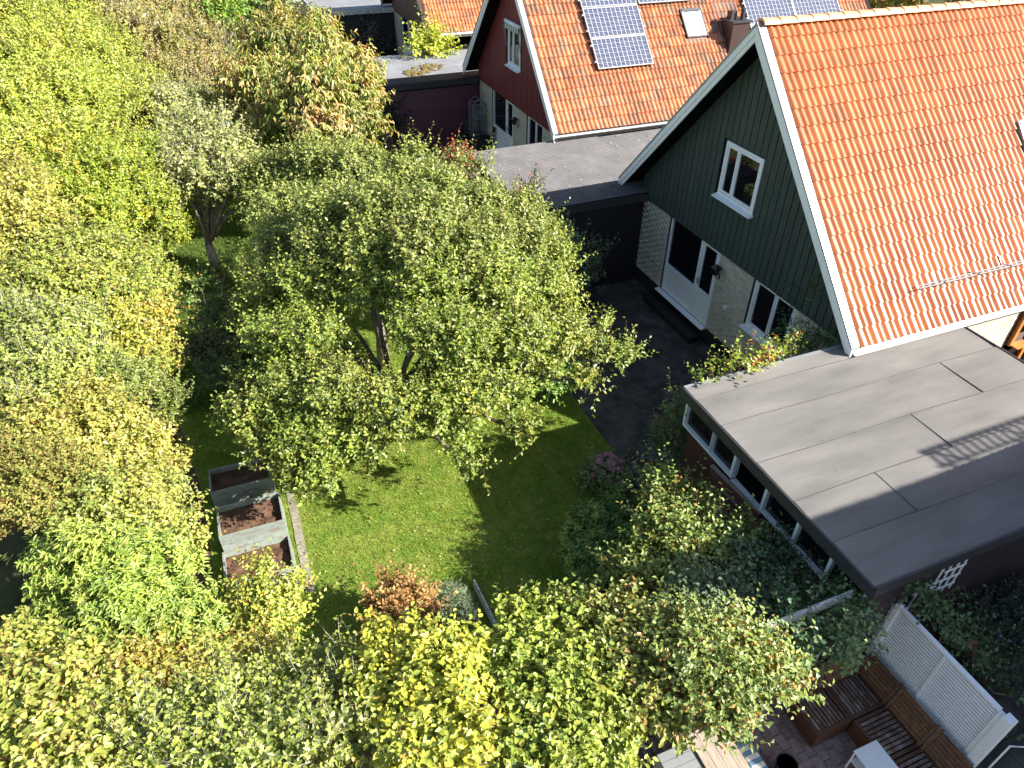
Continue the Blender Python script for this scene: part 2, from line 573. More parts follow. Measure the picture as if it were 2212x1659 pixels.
# lower terrace (red pavers) and grey slab path right of the screen
ter = structure('terrace', MB().box(11.3, 15.5, -7.0, -2.75, -0.6, -0.012), M['joint'])
pv = []
pm = MB().box(0.004, 0.204, -0.066, 0.066, -0.03, 0.0)
r = 0
yy = -6.9
while yy < -2.8:
    xx = 11.3 + (0.104 if r % 2 else 0)
    while xx < 14.6:
        pv.append(Matrix.Translation((xx, yy, random.uniform(-.003, .003))) @ Matrix.Rotation(random.uniform(-.02, .02), 4, 'Z'))
        xx += 0.209
    yy += 0.138
    r += 1
pieces('paver', pm, M['paver'], pv, ter, want=lambda p: p[0] > 11.6 and p[1] < -3.7)
pth = structure('path', MB().box(11.6, 15.5, -2.74, 3.0, -0.6, -0.012), M['joint'])
pieces('slab', MB().box(.005, .465, .005, .465, -.03, .0), M['slab'],
       [Matrix.Translation((11.85 + i * .47, -2.7 + j * .47, random.uniform(-.004, .004))) for i in range(7) for j in range(11)], pth)
structure('driveway', MB().box(7.6, 12.0, 2.3, 14, -0.5, 0.0), M['slab'])


# ------------------------------------------------------------ houses
def tile_mb(n=17):
    b = MB()
    prof = []
    for i in range(n):
        yv = 0.30 * i / (n - 1)
        ph = (yv / 0.15) % 1.0
        hgt = 0.042 * (0.5 - 0.5 * math.cos(2 * math.pi * ph)) ** 0.7
        prof.append((yv, hgt))
    for xs, z in ((0.0, 0.034), (-0.37, 0.0)):
        for (yv, hgt) in prof:
            b.v.append((xs, yv, hgt + z))
    for (yv, hgt) in prof:
        b.v.append((0.0, yv, hgt + 0.034))
    for (yv, hgt) in prof:
        b.v.append((-.002, yv, hgt - 0.002))
    for i in range(n - 1):
        b.f.append((i, i + 1, n + i + 1, n + i))
        b.f.append((3 * n + i, 3 * n + i + 1, 2 * n + i + 1, 2 * n + i))
    return b


TILE = tile_mb()
TILE_FAR = tile_mb(5)
W_, HR, HE, OV = 7.50, 7.15, 2.79, 0.41
SL = (HR - HE) / (W_ / 2 + OV)
ANG = math.atan(SL)


def brick_places(x0, x1, z0, z1, holes, y=0.0, L=.25, H=.065, gx=.012, gz=.011):
    out = []
    z = z0
    r = 0
    while z + H <= z1 + 1e-6:
        x = x0 - (0.0 if r % 2 == 0 else (L + gx) / 2)
        while x < x1 - .02:
            a, b = max(x, x0), min(x + L, x1)
            segs = [(a, b)]
            for (hx0, hx1, hz0, hz1) in holes:
                if z + H > hz0 and z < hz1:
                    ns = []
                    for (p, q_) in segs:
                        if q_ <= hx0 or p >= hx1:
                            ns.append((p, q_))
                        else:
                            if p < hx0:
                                ns.append((p, hx0))
                            if q_ > hx1:
                                ns.append((hx1, q_))
                    segs = ns
            for (p, q_) in segs:
                if q_ - p > .03:
                    out.append((p, q_, z, y + random.uniform(-.003, .003)))
            x += L + gx
        z += H + gz
        r += 1
    return out


def window(parent, x0, x1, z0, z1, y, mull=None, wframe=.06, sill=.1, name='window', sillmat=None):
    """frame ring of four mitred-free bars, sashes, panes, outer sill"""
    f = MB()
    f.box(x0, x1, y, y + .09, z1 - wframe, z1)
    f.box(x0, x1, y, y + .09, z0, z0 + wframe)
    f.box(x0, x0 + wframe, y, y + .09, z0 + wframe, z1 - wframe)
    f.box(x1 - wframe, x1, y, y + .09, z0 + wframe, z1 - wframe)
    fr = f.build(name, M['white'], parent)
    xs = [x0 + wframe] + ([mull] if mull else []) + [x1 - wframe]
    for a, b in zip(xs[:-1], xs[1:]):
        s = MB()
        g = .008
        k = .045
        A, B, C, D = a + g, b - g, z0 + wframe + g, z1 - wframe - g
        yy0, yy1 = y + .012, y + .075
        s.box(A, B, yy0, yy1, D - k, D).box(A, B, yy0, yy1, C, C + k).box(A, A + k, yy0, yy1, C + k, D - k).box(B - k, B, yy0, yy1, C + k, D - k)
        s.build('sash', M['white'], fr)
        MB().box(A + k, B - k, y + .04, y + .05, C + k, D - k).build('pane', M['glass'], fr)
    if sill:
        s = MB().hexa([(x0 - .05, y - sill, z0 - .055), (x1 + .05, y - sill, z0 - .055), (x1 + .05, y + .02, z0 - .055), (x0 - .05, y + .02, z0 - .055),
                       (x0 - .05, y - sill, z0 - .035), (x1 + .05, y - sill, z0 - .035), (x1 + .05, y + .02, z0 - .002), (x0 - .05, y + .02, z0 - .002)])
        s.build('sill', M['white'], fr)
    return fr


def door_unit(parent, y):
    """fixed glazed light with a panel below, and a glazed door beside it"""
    z0, z1 = 0.40, 2.46
    xa, xm, xb = 1.40, 2.74, 3.44
    f = MB()
    wf = .055
    f.box(xa, xb, y, y + .1, z1 - wf, z1).box(xa, xb, y, y + .1, z0, z0 + wf)
    f.box(xa, xa + wf, y, y + .1, z0 + wf, z1 - wf).box(xb - wf, xb, y, y + .1, z0 + wf, z1 - wf)
    f.box(xm - .04, xm + .04, y - .003, y + .1, z0 + wf, z1 - wf)
    f.box(xa + wf, xm - .04, y - .004, y + .1, 1.07, 1.15)
    fr = f.build('door_frame', M['white'], parent)
    MB().box(xa + wf, xm - .04, y + .045, y + .055, 1.15, z1 - wf).build('pane', M['glass'], fr)
    # beadboard panel under the fixed light
    n = 13
    for i in range(n):
        a = xa + wf + (xm - .04 - xa - wf) * i / n
        b = xa + wf + (xm - .04 - xa - wf) * (i + 1) / n
        MB().box(a + .003, b - .003, y + .03, y + .045, z0 + wf, 1.07).build('panel_board', M['white'], fr)
    MB().box(xa + wf, xm - .04, y + .046, y + .06, z0 + wf, 1.07).build('panel_back', M['greymetal'], fr)
    d = MB()
    A, B, C, D = xm + .046, xb - wf - .006, z0 + wf + .006, z1 - wf - .006
    d.box(A, B, y + .01, y + .06, D - .07, D).box(A, B, y + .01, y + .06, C, C + .10)
    d.box(A, A + .07, y + .01, y + .06, C + .10, D - .07).box(B - .07, B, y + .01, y + .06, C + .10, D - .07)
    d.box(A + .07, B - .07, y + .012, y + .06, 1.10, 1.20)
    dr = d.build('door', M['white'], parent)
    MB().box(A + .07, B - .07, y + .035, y + .045, 1.20, D - .07).build('pane', M['glass'], dr)
    MB().box(A + .075, B - .075, y + .028, y + .05, C + .105, 1.095).build('door_panel', M['white'], dr)
    MB().box(A + .02, A + .05, y - .006, y + .01, 1.28, 1.46).tube([(A + .035, y, 1.4), (A + .035, y - .05, 1.4), (A + .15, y - .05, 1.4)], .010).build('handle', M['greymetal'], dr)
    MB().hexa([(xa - .1, y - .14, z0 - .06), (xb + .02, y - .14, z0 - .06), (xb + .02, y + .05, z0 - .06), (xa - .1, y + .05, z0 - .06),
               (xa - .1, y - .14, z0 - .04), (xb + .02, y - .14, z0 - .04), (xb + .02, y + .05, z0 - .004), (xa - .1, y + .05, z0 - .004)]).build('sill', M['white'], fr)


def lantern(parent, x, z, y, old=False):
    b = MB().box(x - .02, x + .02, y - .012, y, z - .3, z - .16)
    b.tube([(x, y - .01, z - .22), (x, y - .10, z - .26), (x, y - .14, z - .17)], .010)
    n = len(b.v)
    h = .085
    yc = y - .14
    b.hexa([(x - .045, yc - .045, z - .16), (x + .045, yc - .045, z - .16), (x + .045, yc + .045, z - .16), (x - .045, yc + .045, z - .16),
            (x - .05, yc - .05, z - .145), (x + .05, yc - .05, z - .145), (x + .05, yc + .05, z - .145), (x - .05, yc + .05, z - .145)])
    for sx in (-1, 1):
        for sy in (-1, 1):
            b.bar((x + sx * .05, yc + sy * .05, z - .15), (x + sx * .075, yc + sy * .075, z + .02), .008, .008)
    l = b.build('wall_lamp', M['black'], parent)
    MB().hexa([(x - .043, yc - .043, z - .144), (x + .043, yc - .043, z - .144), (x + .043, yc + .043, z - .144), (x - .043, yc + .043, z - .144),
               (x - .068, yc - .068, z + .018), (x + .068, yc - .068, z + .018), (x + .068, yc + .068, z + .018), (x - .068, yc + .068, z + .018)]).build('lamp_glass', M['glass'], l)
    MB().hexa([(x - .1, yc - .1, z + .02), (x + .1, yc - .1, z + .02), (x + .1, yc + .1, z + .02), (x - .1, yc + .1, z + .02),
               (x - .03, yc - .03, z + .09), (x + .03, yc - .03, z + .09), (x + .03, yc + .03, z + .09), (x - .03, yc + .03, z + .09)]).build('lamp_cap', M['black'], l)


def house(name, label, loc, board, back, tilem, depth=12.0, win2=True, detail=2, upwin=(2.98, 4.20, 3.66, 4.82), group=None, tlimit=300,
          verge='greymetal', blimit=300, brd='white', gut='white'):
    h = thing(name, label, 'house', loc, group)
    zt = 2.48
    # core with dark inside showing behind the panes, mortar bed, plinth
    core = MB()
    zc = 2.62
    core.box(0.0, W_, .15, depth, -.1, zc)
    zr = HR - .38
    nn = len(core.v)
    xl = (zr - zc) / SL
    core.v += [(W_ / 2 - xl, .15, zc), (W_ / 2 + xl, .15, zc), (W_ / 2, .15, zr), (W_ / 2 - xl, depth, zc), (W_ / 2 + xl, depth, zc), (W_ / 2, depth, zr)]
    core.f += [(nn, nn + 1, nn + 2), (nn + 3, nn + 5, nn + 4), (nn, nn + 3, nn + 4, nn + 1), (nn, nn + 2, nn + 5, nn + 3), (nn + 1, nn + 4, nn + 5, nn + 2)]
    core.build('wall', M['inner'], h)
    holes = [(1.36, 3.48, .34, 2.6)]
    if win2:
        holes.append((4.68, 6.05, 1.20, 2.6))
    for bx in ((.01, 1.37, .012, .149, .40, zt), (3.47, 4.69, .012, .149, .40, zt), (4.69, 6.04, .012, .149, .40, 1.20),
               (6.04, 7.49, .012, .149, .40, zt), (7.45, 7.495, .15, depth, .4, zt)):
        MB().box(*bx).build('mortar', M['mortar'], h)
    bp = brick_places(0.0, W_, .405, zt, holes)
    bm = MB().box(0, 1, 0, .08, 0, .065)
    pieces('brick', bm, M['brick'], [Matrix.Translation((a, y, z)) @ Matrix.Diagonal((b - a, 1, 1, 1)) for a, b, z, y in bp], h, limit=blimit)
    MB().box(0.03, W_ - .03, .03, .14, -.2, .40).box(W_ - .04, W_ - .02, .14, depth, -.2, .40).build('plinth', M['plinth'], h)
    door_unit(h, .035)
    if win2:
        window(h, 4.72, 6.02, 1.26, 2.46, .035, 5.40, sill=.13)
    # vertical board cladding of the gable
    bk = MB()

    def ztop(x):
        return HE - .24 + SL * (min(x, W_ - x) + OV)
    ux0, ux1, uz0, uz1 = upwin
    xs = [-.02, W_ / 2, W_ + .02]
    for a, b, c, d in ((-.02, ux0, zt, None), (ux1, W_ + .02, zt, None), (ux0, ux1, zt, uz0), (ux0, ux1, uz1, None)):
        pts = [a] + ([W_ / 2] if a < W_ / 2 < b and d is None else []) + [b]
        for p, q_ in zip(pts[:-1], pts[1:]):
            t0, t1 = (d, d) if d is not None else (ztop(p), ztop(q_))
            bk.hexa([(p, -.006, c), (q_, -.006, c), (q_, .149, c), (p, .149, c), (p, -.006, t0), (q_, -.006, t1), (q_, .149, t1), (p, .149, t0)])
    bk.build('board_backing', back, h)
    pitch = .192
    n = int((W_ + .04) / pitch)
    pitch = (W_ + .04) / n
    for i in range(n):
        a = -.02 + i * pitch + .012
        b = a + pitch - .024
        segs = []
        bot = zt - .045 + random.uniform(-.004, .004)
        if b > ux0 and a < ux1:
            segs = [(bot, uz0 - .04), (uz1 + .03, None)]
        else:
            segs = [(bot, None)]
        for c, d in segs:
            t0, t1 = (d, d) if d is not None else (ztop(a), ztop(b))
            yb = -.030 + random.uniform(-.002, .002)
            MB().hexa([(a, yb, c), (b, yb, c), (b, -.006, c), (a, -.006, c), (a, yb, t0), (b, yb, t1), (b, -.006, t1), (a, -.006, t0)]).build('board', board, h)
    if detail > 0:
        window(h, ux0, ux1, uz0, uz1, -.035, ux0 + .44, sill=.11)
    # roof deck, soffit, tiles
    dk = MB()
    y0, y1 = -.47, depth + .3
    for s in (-1, 1):
        xe = W_ / 2 + s * (W_ / 2 + OV)
        A = (xe, HE)
        B = (W_ / 2, HR)
        tn = .14
        p = [(xe, y0, HE - tn), (xe, y1, HE - tn), (W_ / 2, y1, HR - tn), (W_ / 2, y0, HR - tn), (xe, y0, HE), (xe, y1, HE), (W_ / 2, y1, HR), (W_ / 2, y0, HR)]
        dk.hexa(p if s > 0 else [p[i] for i in (1, 0, 3, 2, 5, 4, 7, 6)])
    dk.build('roof', back, h)
    rot_r = Matrix.Rotation(ANG, 4, 'Y')
    rows = int((6.02) / .34)
    pl_r, pl_l = [], []
    ncol = int((y1 - y0 - .1) / .30)
    nrm_r = Vector((math.sin(ANG), 0, math.cos(ANG)))
    dn_r = Vector((math.cos(ANG), 0, -math.sin(ANG)))
    for j in range(rows + 1):
        s0 = 6.04 - j * .34
        if s0 < .25:
            continue
        for i in range(ncol):
            yy = y0 + .14 + i * .30
            o = Vector((W_ / 2, yy, HR)) + dn_r * s0 + nrm_r * .015
            o.x += random.uniform(-.002, .002)
            pl_r.append(Matrix.Translation(o) @ rot_r @ Matrix.Rotation(random.uniform(-.003, .003), 4, 'Z'))
            if detail > 1 or True:
                o2 = Vector((W_ - o.x, yy + .30, o.z))
                pl_l.append(Matrix.Translation(o2) @ Matrix.Rotation(math.pi, 4, 'Z') @ rot_r)
    skip = []
    pieces('roof_tile', TILE if tlimit else TILE_FAR, tilem, pl_r, h, limit=tlimit, smooth=True)
    pieces('roof_tile', TILE_FAR, tilem, pl_l, h, limit=0)
    # ridge tiles
    rb = MB()
    for k in range(9):
        a = math.pi * (k / 8)
        rb.v.append((-math.cos(a) * .125, 0, .02 + math.sin(a) * .095))
        rb.v.append((-math.cos(a) * .118, .40, .008 + math.sin(a) * .088))
    for k in range(8):
        rb.f.append((2 * k, 2 * k + 2, 2 * k + 3, 2 * k + 1))
    n0 = len(rb.v)
    for k in range(9):
        a = math.pi * (k / 8)
        rb.v.append((-math.cos(a) * .125, 0, .02 + math.sin(a) * .095))
    for k in range(9):
        a = math.pi * (k / 8)
        rb.v.append((-math.cos(a) * .10, 0.0, .0 + math.sin(a) * .070))
    for k in range(8):
        rb.f.append((n0 + k, n0 + 9 + k, n0 + 10 + k, n0 + k + 1))
    pieces('ridge_tile', rb, M['ridge'], [Matrix.Translation((W_ / 2, y0 + .03 + i * .365, HR + .03)) for i in range(int(depth / .365))], h, limit=60 if detail else 0, smooth=True)
    # barge boards, verge flashing, soffit boards
    for s in (-1, 1):
        def X(x, z, y):
            return (W_ / 2 + s * x, y, z)
        xe = W_ / 2 + OV + .03

        def zz(x, off):
            return HR - SL * x + off
        for (o0, o1, ya, yb) in ((-.115, .035, -.515, -.485), (-.245, -.105, -.493, -.463)):
            p = [X(0, zz(0, o0), ya), X(xe, zz(xe, o0), ya), X(xe, zz(xe, o0), yb), X(0, zz(0, o0), yb),
                 X(0, zz(0, o1), ya), X(xe, zz(xe, o1), ya), X(xe, zz(xe, o1), yb), X(0, zz(0, o1), yb)]
            MB().hexa(p if s > 0 else [p[i] for i in (1, 0, 3, 2, 5, 4, 7, 6)]).build('bargeboard', M[brd], h)
        o0, o1, ya, yb = .036, .085, -.53, -.36
        p = [X(0, zz(0, o0), ya), X(xe, zz(xe, o0), ya), X(xe, zz(xe, o0), yb), X(0, zz(0, o0), yb),
             X(0, zz(0, o1), ya), X(xe, zz(xe, o1), ya), X(xe, zz(xe, o1), yb), X(0, zz(0, o1), yb)]
        MB().hexa(p if s > 0 else [p[i] for i in (1, 0, 3, 2, 5, 4, 7, 6)]).build('verge_flashing', M[verge], h)
    # gutter and fascia on the right eave
    xe = W_ + OV
    g = MB()
    for i in range(7):
        a = math.pi * i / 6
        for yy in (y0 + .02, y1):
            g.v.append((xe + .075 - math.cos(a) * .065, yy, HE - .035 - math.sin(a) * .06))
    for i in range(6):
        g.f.append((2 * i, 2 * i + 1, 2 * i + 3, 2 * i + 2))
    g.build('gutter', M[gut], h, smooth=True)
    MB().box(xe - .02, xe + .006, y0 + .01, y1, HE - .19, HE - .01).build('fascia', M[gut], h)
    return h


def on_roof(h, yloc, s, up):
    """local frame on the right slope: returns matrix at distance s below the ridge, lifted `up`"""
    dn = Vector((math.cos(ANG), 0, -math.sin(ANG)))
    nr = Vector((math.sin(ANG), 0, math.cos(ANG)))
    o = Vector((W_ / 2, yloc, HR)) + dn * s + nr * up
    mt = Matrix.Identity(4)
    for r in range(3):
        mt[r][0], mt[r][1], mt[r][2], mt[r][3] = dn[r], (0, 1, 0)[r], nr[r], o[r]
    return mt


def put(mb, name, material, parent, mt, smooth=False, sub=None):
    o = mb.build(name, material, parent, smooth)
    o.matrix_local = mt
    return o


def skylight(h, y, s, wd=.78, hg=1.0, up=.06, fw=.05, fm='darkmetal'):
    mt = on_roof(h, y, s, up)
    f = MB()
    f.box(0, hg, 0, fw, -.04, .07).box(0, hg, wd - fw, wd, -.04, .07).box(0, .10, fw, wd - fw, -.04, .085).box(hg - fw, hg, fw, wd - fw, -.04, .06)
    fr = put(f, 'skylight', M[fm], h, mt)
    MB().box(.10, hg - fw, fw, wd - fw, .02, .035).build('pane', M['glasslit'], fr)
    s_ = MB().box(.10, hg - fw, fw, .11, .036, .06).box(.10, hg - fw, wd - .11, wd - fw, .036, .06).box(hg - .12, hg - fw, .11, wd - .11, .036, .055)
    s_.build('sash', M['white'], fr)
    MB().hexa([(hg, -.05, -.03), (hg + .22, -.05, -.05), (hg + .22, wd + .05, -.05), (hg, wd + .05, -.03),
               (hg, -.05, -.0), (hg + .22, -.05, -.015), (hg + .22, wd + .05, -.015), (hg, wd + .05, -.0)]).build('flashing', M['darkmetal'], fr)


def solar_panel(h, y, s, wd=1.93, hg=.985):
    mt = on_roof(h, y, s, .16)
    f = MB()
    t = .035
    f.box(0, t, 0, wd, -.02, .02).box(hg - t, hg, 0, wd, -.02, .02).box(t, hg - t, 0, t, -.02, .02).box(t, hg - t, wd - t, wd, -.02, .02)
    fr = put(f, 'solar_panel', M['greymetal'], h, mt)
    me = bpy.data.meshes.new('cells')
    me.from_pydata([(t, t, .008), (hg - t, t, .008), (hg - t, wd - t, .008), (t, wd - t, .008)], [], [(0, 1, 2, 3)])
    uv = me.uv_layers.new(name='UVMap')
    for i, c in enumerate([(0, 0), (0, 1), (1, 1), (1, 0)]):
        uv.data[i].uv = c
    me.materials.append(M['solar'])
    o = bpy.data.objects.new('cells', me)
    COL.objects.link(o)
    o.parent = fr
    for xx in (.2, .72):
        MB().box(xx, xx + .05, -.06, .0, -.05, .022).build('clamp', M['greymetal'], fr)
        MB().box(xx, xx + .05, wd, wd + .06, -.05, .022).build('clamp', M['greymetal'], fr)


green_house = house('green_house', 'house with dark green boarded gable and bright orange tiled roof', (0, 0, 0), M['green'], M['greendk'], M['tile'])
lantern(green_house, 3.60, 2.12, 0.0)
bm_ = MB().tube([(4.03, .0, 1.3), (4.03, -.05, 1.3)], [.055, .05], 10)
bm_.build('wall_vent', M['white'], green_house)
skylight(green_house, 4.9, (5.47 - W_ / 2) / math.cos(ANG), 1.0, .75, fw=.03, fm='greymetal')
# snow guard rail with brackets
sg = MB()
s0 = (7.36 - W_ / 2) / math.cos(ANG)
for (du, dv) in ((0, .12), (.05, .20)):
    mt = on_roof(green_house, 0, s0 + du, dv)
    a = mt @ Vector((0, 1.15, 0))
    b = mt @ Vector((0, 8.5, 0))
    sg.tube([a, b], .014, 6)
sgo = sg.build('snow_guard', M['greymetal'], green_house)
for yy in (1.75, 2.60, 3.45, 4.3, 5.15):
    mt = on_roof(green_house, yy, s0, 0)
    k = MB()
    p = [mt @ Vector(v) for v in ((-.22, 0, .045), (0.10, 0, .05), (.05, 0, .24))]
    k.bar(p[0], p[1], .03, .008).bar(p[1], p[2], .03, .008).bar(mt @ Vector((-.05, 0, .05)), p[2], .03, .008)
    k.build('bracket', M['greymetal'], sgo)

# the right wall of the green house: sunlit bricks, an orange timber window wall
rb_ = brick_places(2.2, 4.62, .7, 2.47, [])
pieces('brick', MB().box(0, .03, 0, 1, 0, .065), M['brick'], [Matrix.Translation((7.485 + y, a, z)) @ Matrix.Diagonal((1, b - a, 1, 1)) for a, b, z, y in rb_], green_house, limit=120,
       want=lambda p: p[1] > 2.9 and p[2] > 1.2)
ow = MB()
for yy in (4.66, 5.20, 5.75, 6.3):
    ow.box(7.50, 7.60, yy, yy + .09, .1, 2.45)
ow.box(7.50, 7.60, 4.66, 6.4, 1.25, 1.34).box(7.50, 7.60, 4.66, 6.4, .1, .3).box(7.50, 7.60, 4.66, 6.4, 2.38, 2.46)
owo = ow.build('window_frame', M['orangewood'], green_house)
MB().box(7.52, 7.54, 4.7, 6.3, .3, 2.4).build('pane', M['glass'], owo)
MB().box(7.5, 7.75, 4.7, 6.4, 1.345, 1.37).build('sill', M['orangewood'], owo)

red_house = house('red_house', 'red boarded house with solar panels on its orange roof', (-11.8, -.32, .1), M['red'], M['reddk'], M['tileold'],
                  upwin=(3.05, 4.12, 3.66, 4.86), depth=12.5, gut='greymetal')
lantern(red_house, 3.95, 2.05, 0.0)
sred = lambda x: (x - W_ / 2) / math.cos(ANG)
for r in range(4):
    solar_panel(red_house, 1.45, sred(5.995) - r * 1.0)
solar_panel(red_house, 3.45, sred(5.995) - 2.0)
solar_panel(red_house, 3.45, sred(5.995) - 3.0)
for c in range(2):
    for r in range(4):
        solar_panel(red_house, 7.35 + c * 1.95, sred(6.0) - r * 1.0)
skylight(red_house, 4.90, sred(5.46), .8, .98)
ch = MB().box(5.95, 6.60, 6.30, 6.95, 3.9, 5.12)
cho = ch.build('chimney', M['brownmetal'], red_house)
MB().box(5.90, 6.65, 6.25, 7.0, 5.121, 5.17).box(6.05, 6.3, 6.4, 6.6, 5.171, 5.4).tube([(6.4, 6.75, 5.17), (6.4, 6.75, 5.5)], .07, 8).build('chimney_cap', M['darkmetal'], cho)
MB().hexa([(5.3, 6.2, 5.45), (5.95, 6.2, 4.72), (5.95, 7.05, 4.72), (5.3, 7.05, 5.45), (5.3, 6.2, 5.60), (5.95, 6.2, 4.9), (5.95, 7.05, 4.9), (5.3, 7.05, 5.60)]).build('flashing', M['darkmetal'], cho)
# roller awning with scalloped valance over the red gable window
aw = MB().tube([(2.95, -.09, 4.98), (4.25, -.09, 4.98)], .06, 8)
awo = aw.build('awning', M['white'], red_house, smooth=True)
for i in range(13):
    x = 2.98 + i * .097
    b = MB().hexa([(x, -.15, 4.78), (x + .08, -.15, 4.78), (x + .08, -.144, 4.78), (x, -.144, 4.78), (x, -.13, 4.96), (x + .093, -.13, 4.96), (x + .093, -.124, 4.96), (x, -.124, 4.96)])
    b.build('valance', M['stripe'] if i % 2 else M['stripegreen'], awo)
for x in (2.97, 4.2):
    MB().bar((x, -.05, 4.2), (x, -.16, 4.9), .02, .02).build('awning_arm', M['greymetal'], awo)

brown_house = house('brown_house', 'brown boarded house with orange roof at the top, mostly out of view', (-24.9, -.37, .35), M['brown'], M['browndk'], M['tileold'],
                    depth=11, tlimit=160, blimit=120, verge='brownmetal', brd='greywood')
skylight(brown_house, 3.4, 3.7, .8, .98)
# the neighbour whose roof casts the shade over the felt roof and hedges (outside the frame)
neighbour = house('boarded_house', 'boarded house beyond the right edge whose roof shades the felt roof', (11.26, 1.10, 0), M['brown'], M['browndk'], M['tile'], depth=11, tlimit=0, blimit=0, win2=True)
# roof ladder walkway along its ridge throws the comb-like shadow
wk = MB()
for i in range(16):
    wk.box(W_ / 2 - .25, W_ / 2 + .12, 3.8 + i * .16, 3.8 + i * .16 + .06, HR + .42, HR + .44)
wk.box(W_ / 2 - .25, W_ / 2 - .2, 3.7, 6.6, HR + .38, HR + .415).box(W_ / 2 + .08, W_ / 2 + .12, 3.7, 6.6, HR + .38, HR + .415)
for yy in (3.8, 5.2, 6.5):
    wk.box(W_ / 2 - .2, W_ / 2 - .17, yy, yy + .04, HR - .15, HR + .38).box(W_ / 2 + .06, W_ / 2 + .09, yy, yy + .04, HR - .1, HR + .38)
wk.build('roof_walkway', M['greymetal'], neighbour)


# ------------------------------------------------------------ low link buildings (carports)
def carport(name, label, x0, x1, y0, y1, zt, roofmat, wallmat, fasciamat, corr=True, wallx=None, lap=None):
    c = thing(name, label, 'carport', (x0, y0, 0))
    X, Y = x1 - x0, y1 - y0
    MB().box(.3, X - .22, .28, Y - .1, -.1, zt - .18).build('wall', M['inner'], c)
    n = int((zt - .2) / .135)
    for i in range(n):     # horizontal boards on the right-hand and front walls, lapped
        z = i * .135
        MB().hexa([(X - .22, .26, z), (X - .175, .26, z), (X - .175, Y - .1, z), (X - .22, Y - .1, z), (X - .22, .26, z + .145), (X - .205, .26, z + .145), (X - .205, Y - .1, z + .145), (X - .22, Y - .1, z + .145)]).build('board', wallmat, c)
        MB().hexa([(.3, .235, z), (X - .18, .235, z), (X - .18, .28, z), (.3, .28, z), (.3, .262, z + .145), (X - .18, .262, z + .145), (X - .18, .28, z + .145), (.3, .28, z + .145)]).build('board', wallmat, c)
    MB().box(0, X, -.004, .03, zt - .2, zt - .002).box(X - .03, X + .004, .03, Y, zt - .22, zt - .002).box(-.004, .03, .03, Y, zt - .2, zt - .002).build('fascia', fasciamat, c)
    if corr:
        nr = int(X / .10)
        b = MB()
        for (ya, yb, dz) in ((-.03, Y / 2 - .1, .012), (Y / 2 - .16, Y, .0)) if lap is None else ((-.03, Y, 0),):
            base = len(b.v)
            for i in range(nr * 4 + 1):
                x = X * i / (nr * 4)
                z = zt + dz + (.028 if i % 4 in (1, 2) else 0)
                b.v += [(x, ya, z), (x, yb, z + .02)]
            for i in range(nr * 4):
                b.f.append((base + 2 * i, base + 2 * i + 2, base + 2 * i + 3, base + 2 * i + 1))
        b.build('roof', roofmat, c)
    else:
        MB().box(.0, X, .0, Y, zt - .05, zt - .004).build('roof', roofmat, c)
    return c


carport('carport', 'low carport with corrugated grey metal roof and black walls between the red and green houses', -4.05, .30, -3.45, 5.0, 2.62, M['corr'], M['blackwood'], M['darkmetal'])
cm = carport('carport', 'flat grey roofed shed with plum red wall and a patch of moss on top', -16.2, -11.72, -4.15, 5.0, 2.62, M['felt2'], M['plum'], M['darkmetal'], corr=False)
# ribbed strip along its right edge
rs = MB()
for i in range(9):
    rs.box(3.62 + i * .095, 3.66 + i * .095, .02, 8.9, 2.617, 2.64)
rs.box(3.55, 4.48, .02, 8.95, 2.612, 2.6165)
rs.build('metal_strip', M['darkmetal'], cm)
c3 = carport('carport', 'flat roofed shed with pale edge at the top left of the brown house', -29.9, -24.6, -4.4, 4.0, 2.95, M['felt2'], M['blackwood'], M['whiteworn'], corr=False)

# moss and debris patch lying on the grey roof
ms = MB()
for k in range(70):
    a, r_ = random.uniform(0, 6.28), random.random() ** .6
    x, y_ = -13.45 + math.cos(a) * .62 * r_ - math.sin(a) * .35 * r_, -2.1 + math.sin(a) * 1.0 * r_
    ms.ball((x, y_, 2.625), random.uniform(.05, .16), 6, 4, .35)
tag(ms.build('moss_patch', M['moss']), 'patch of brown and yellow moss with twigs on the grey flat roof', 'moss', kind='stuff')
for k in range(9):
    pass

# ------------------------------------------------------------ red-brown extension with felt roof
ex = thing('felt_roof_extension', 'low maroon boarded building with large grey felt roof and white window frames', 'building', (7.6, -3.72, 0))
EX, EY, EZ = 4.22, 5.92, 2.65     # size of the roof
OX, OY = 7.6, -3.72
MB().box(.2, 4.05, .30, EY - .1, -.1, 1.70).build('wall', M['inner'], ex)
MB().box(.2, 4.05, 1.6, EY - .1, 1.7, EZ - .08).build('inner_wall', M['inner'], ex)
MB().box(3.95, 4.05, .3, 1.6, 1.7, EZ - .1).box(.2, .26, .3, 1.6, 1.7, EZ - .1).build('side_wall', M['inner'], ex)
MB().box(0, EX, 0, EY, EZ - .06, EZ - .006).build('roof', M['joint'], ex)
MB().box(0, EX, -.012, .02, EZ - .2, EZ + .004).box(EX - .02, EX + .012, .02, EY, EZ - .2, EZ + .004).box(.0, EX - .02, EY - .02, EY + .012, EZ - .2, EZ + .03).build('fascia', M['darkmetal'], ex)
MB().box(-.012, .05, .02, EY - .02, EZ - .12, EZ + .018).build('edge_flashing', M['greymetal'], ex)
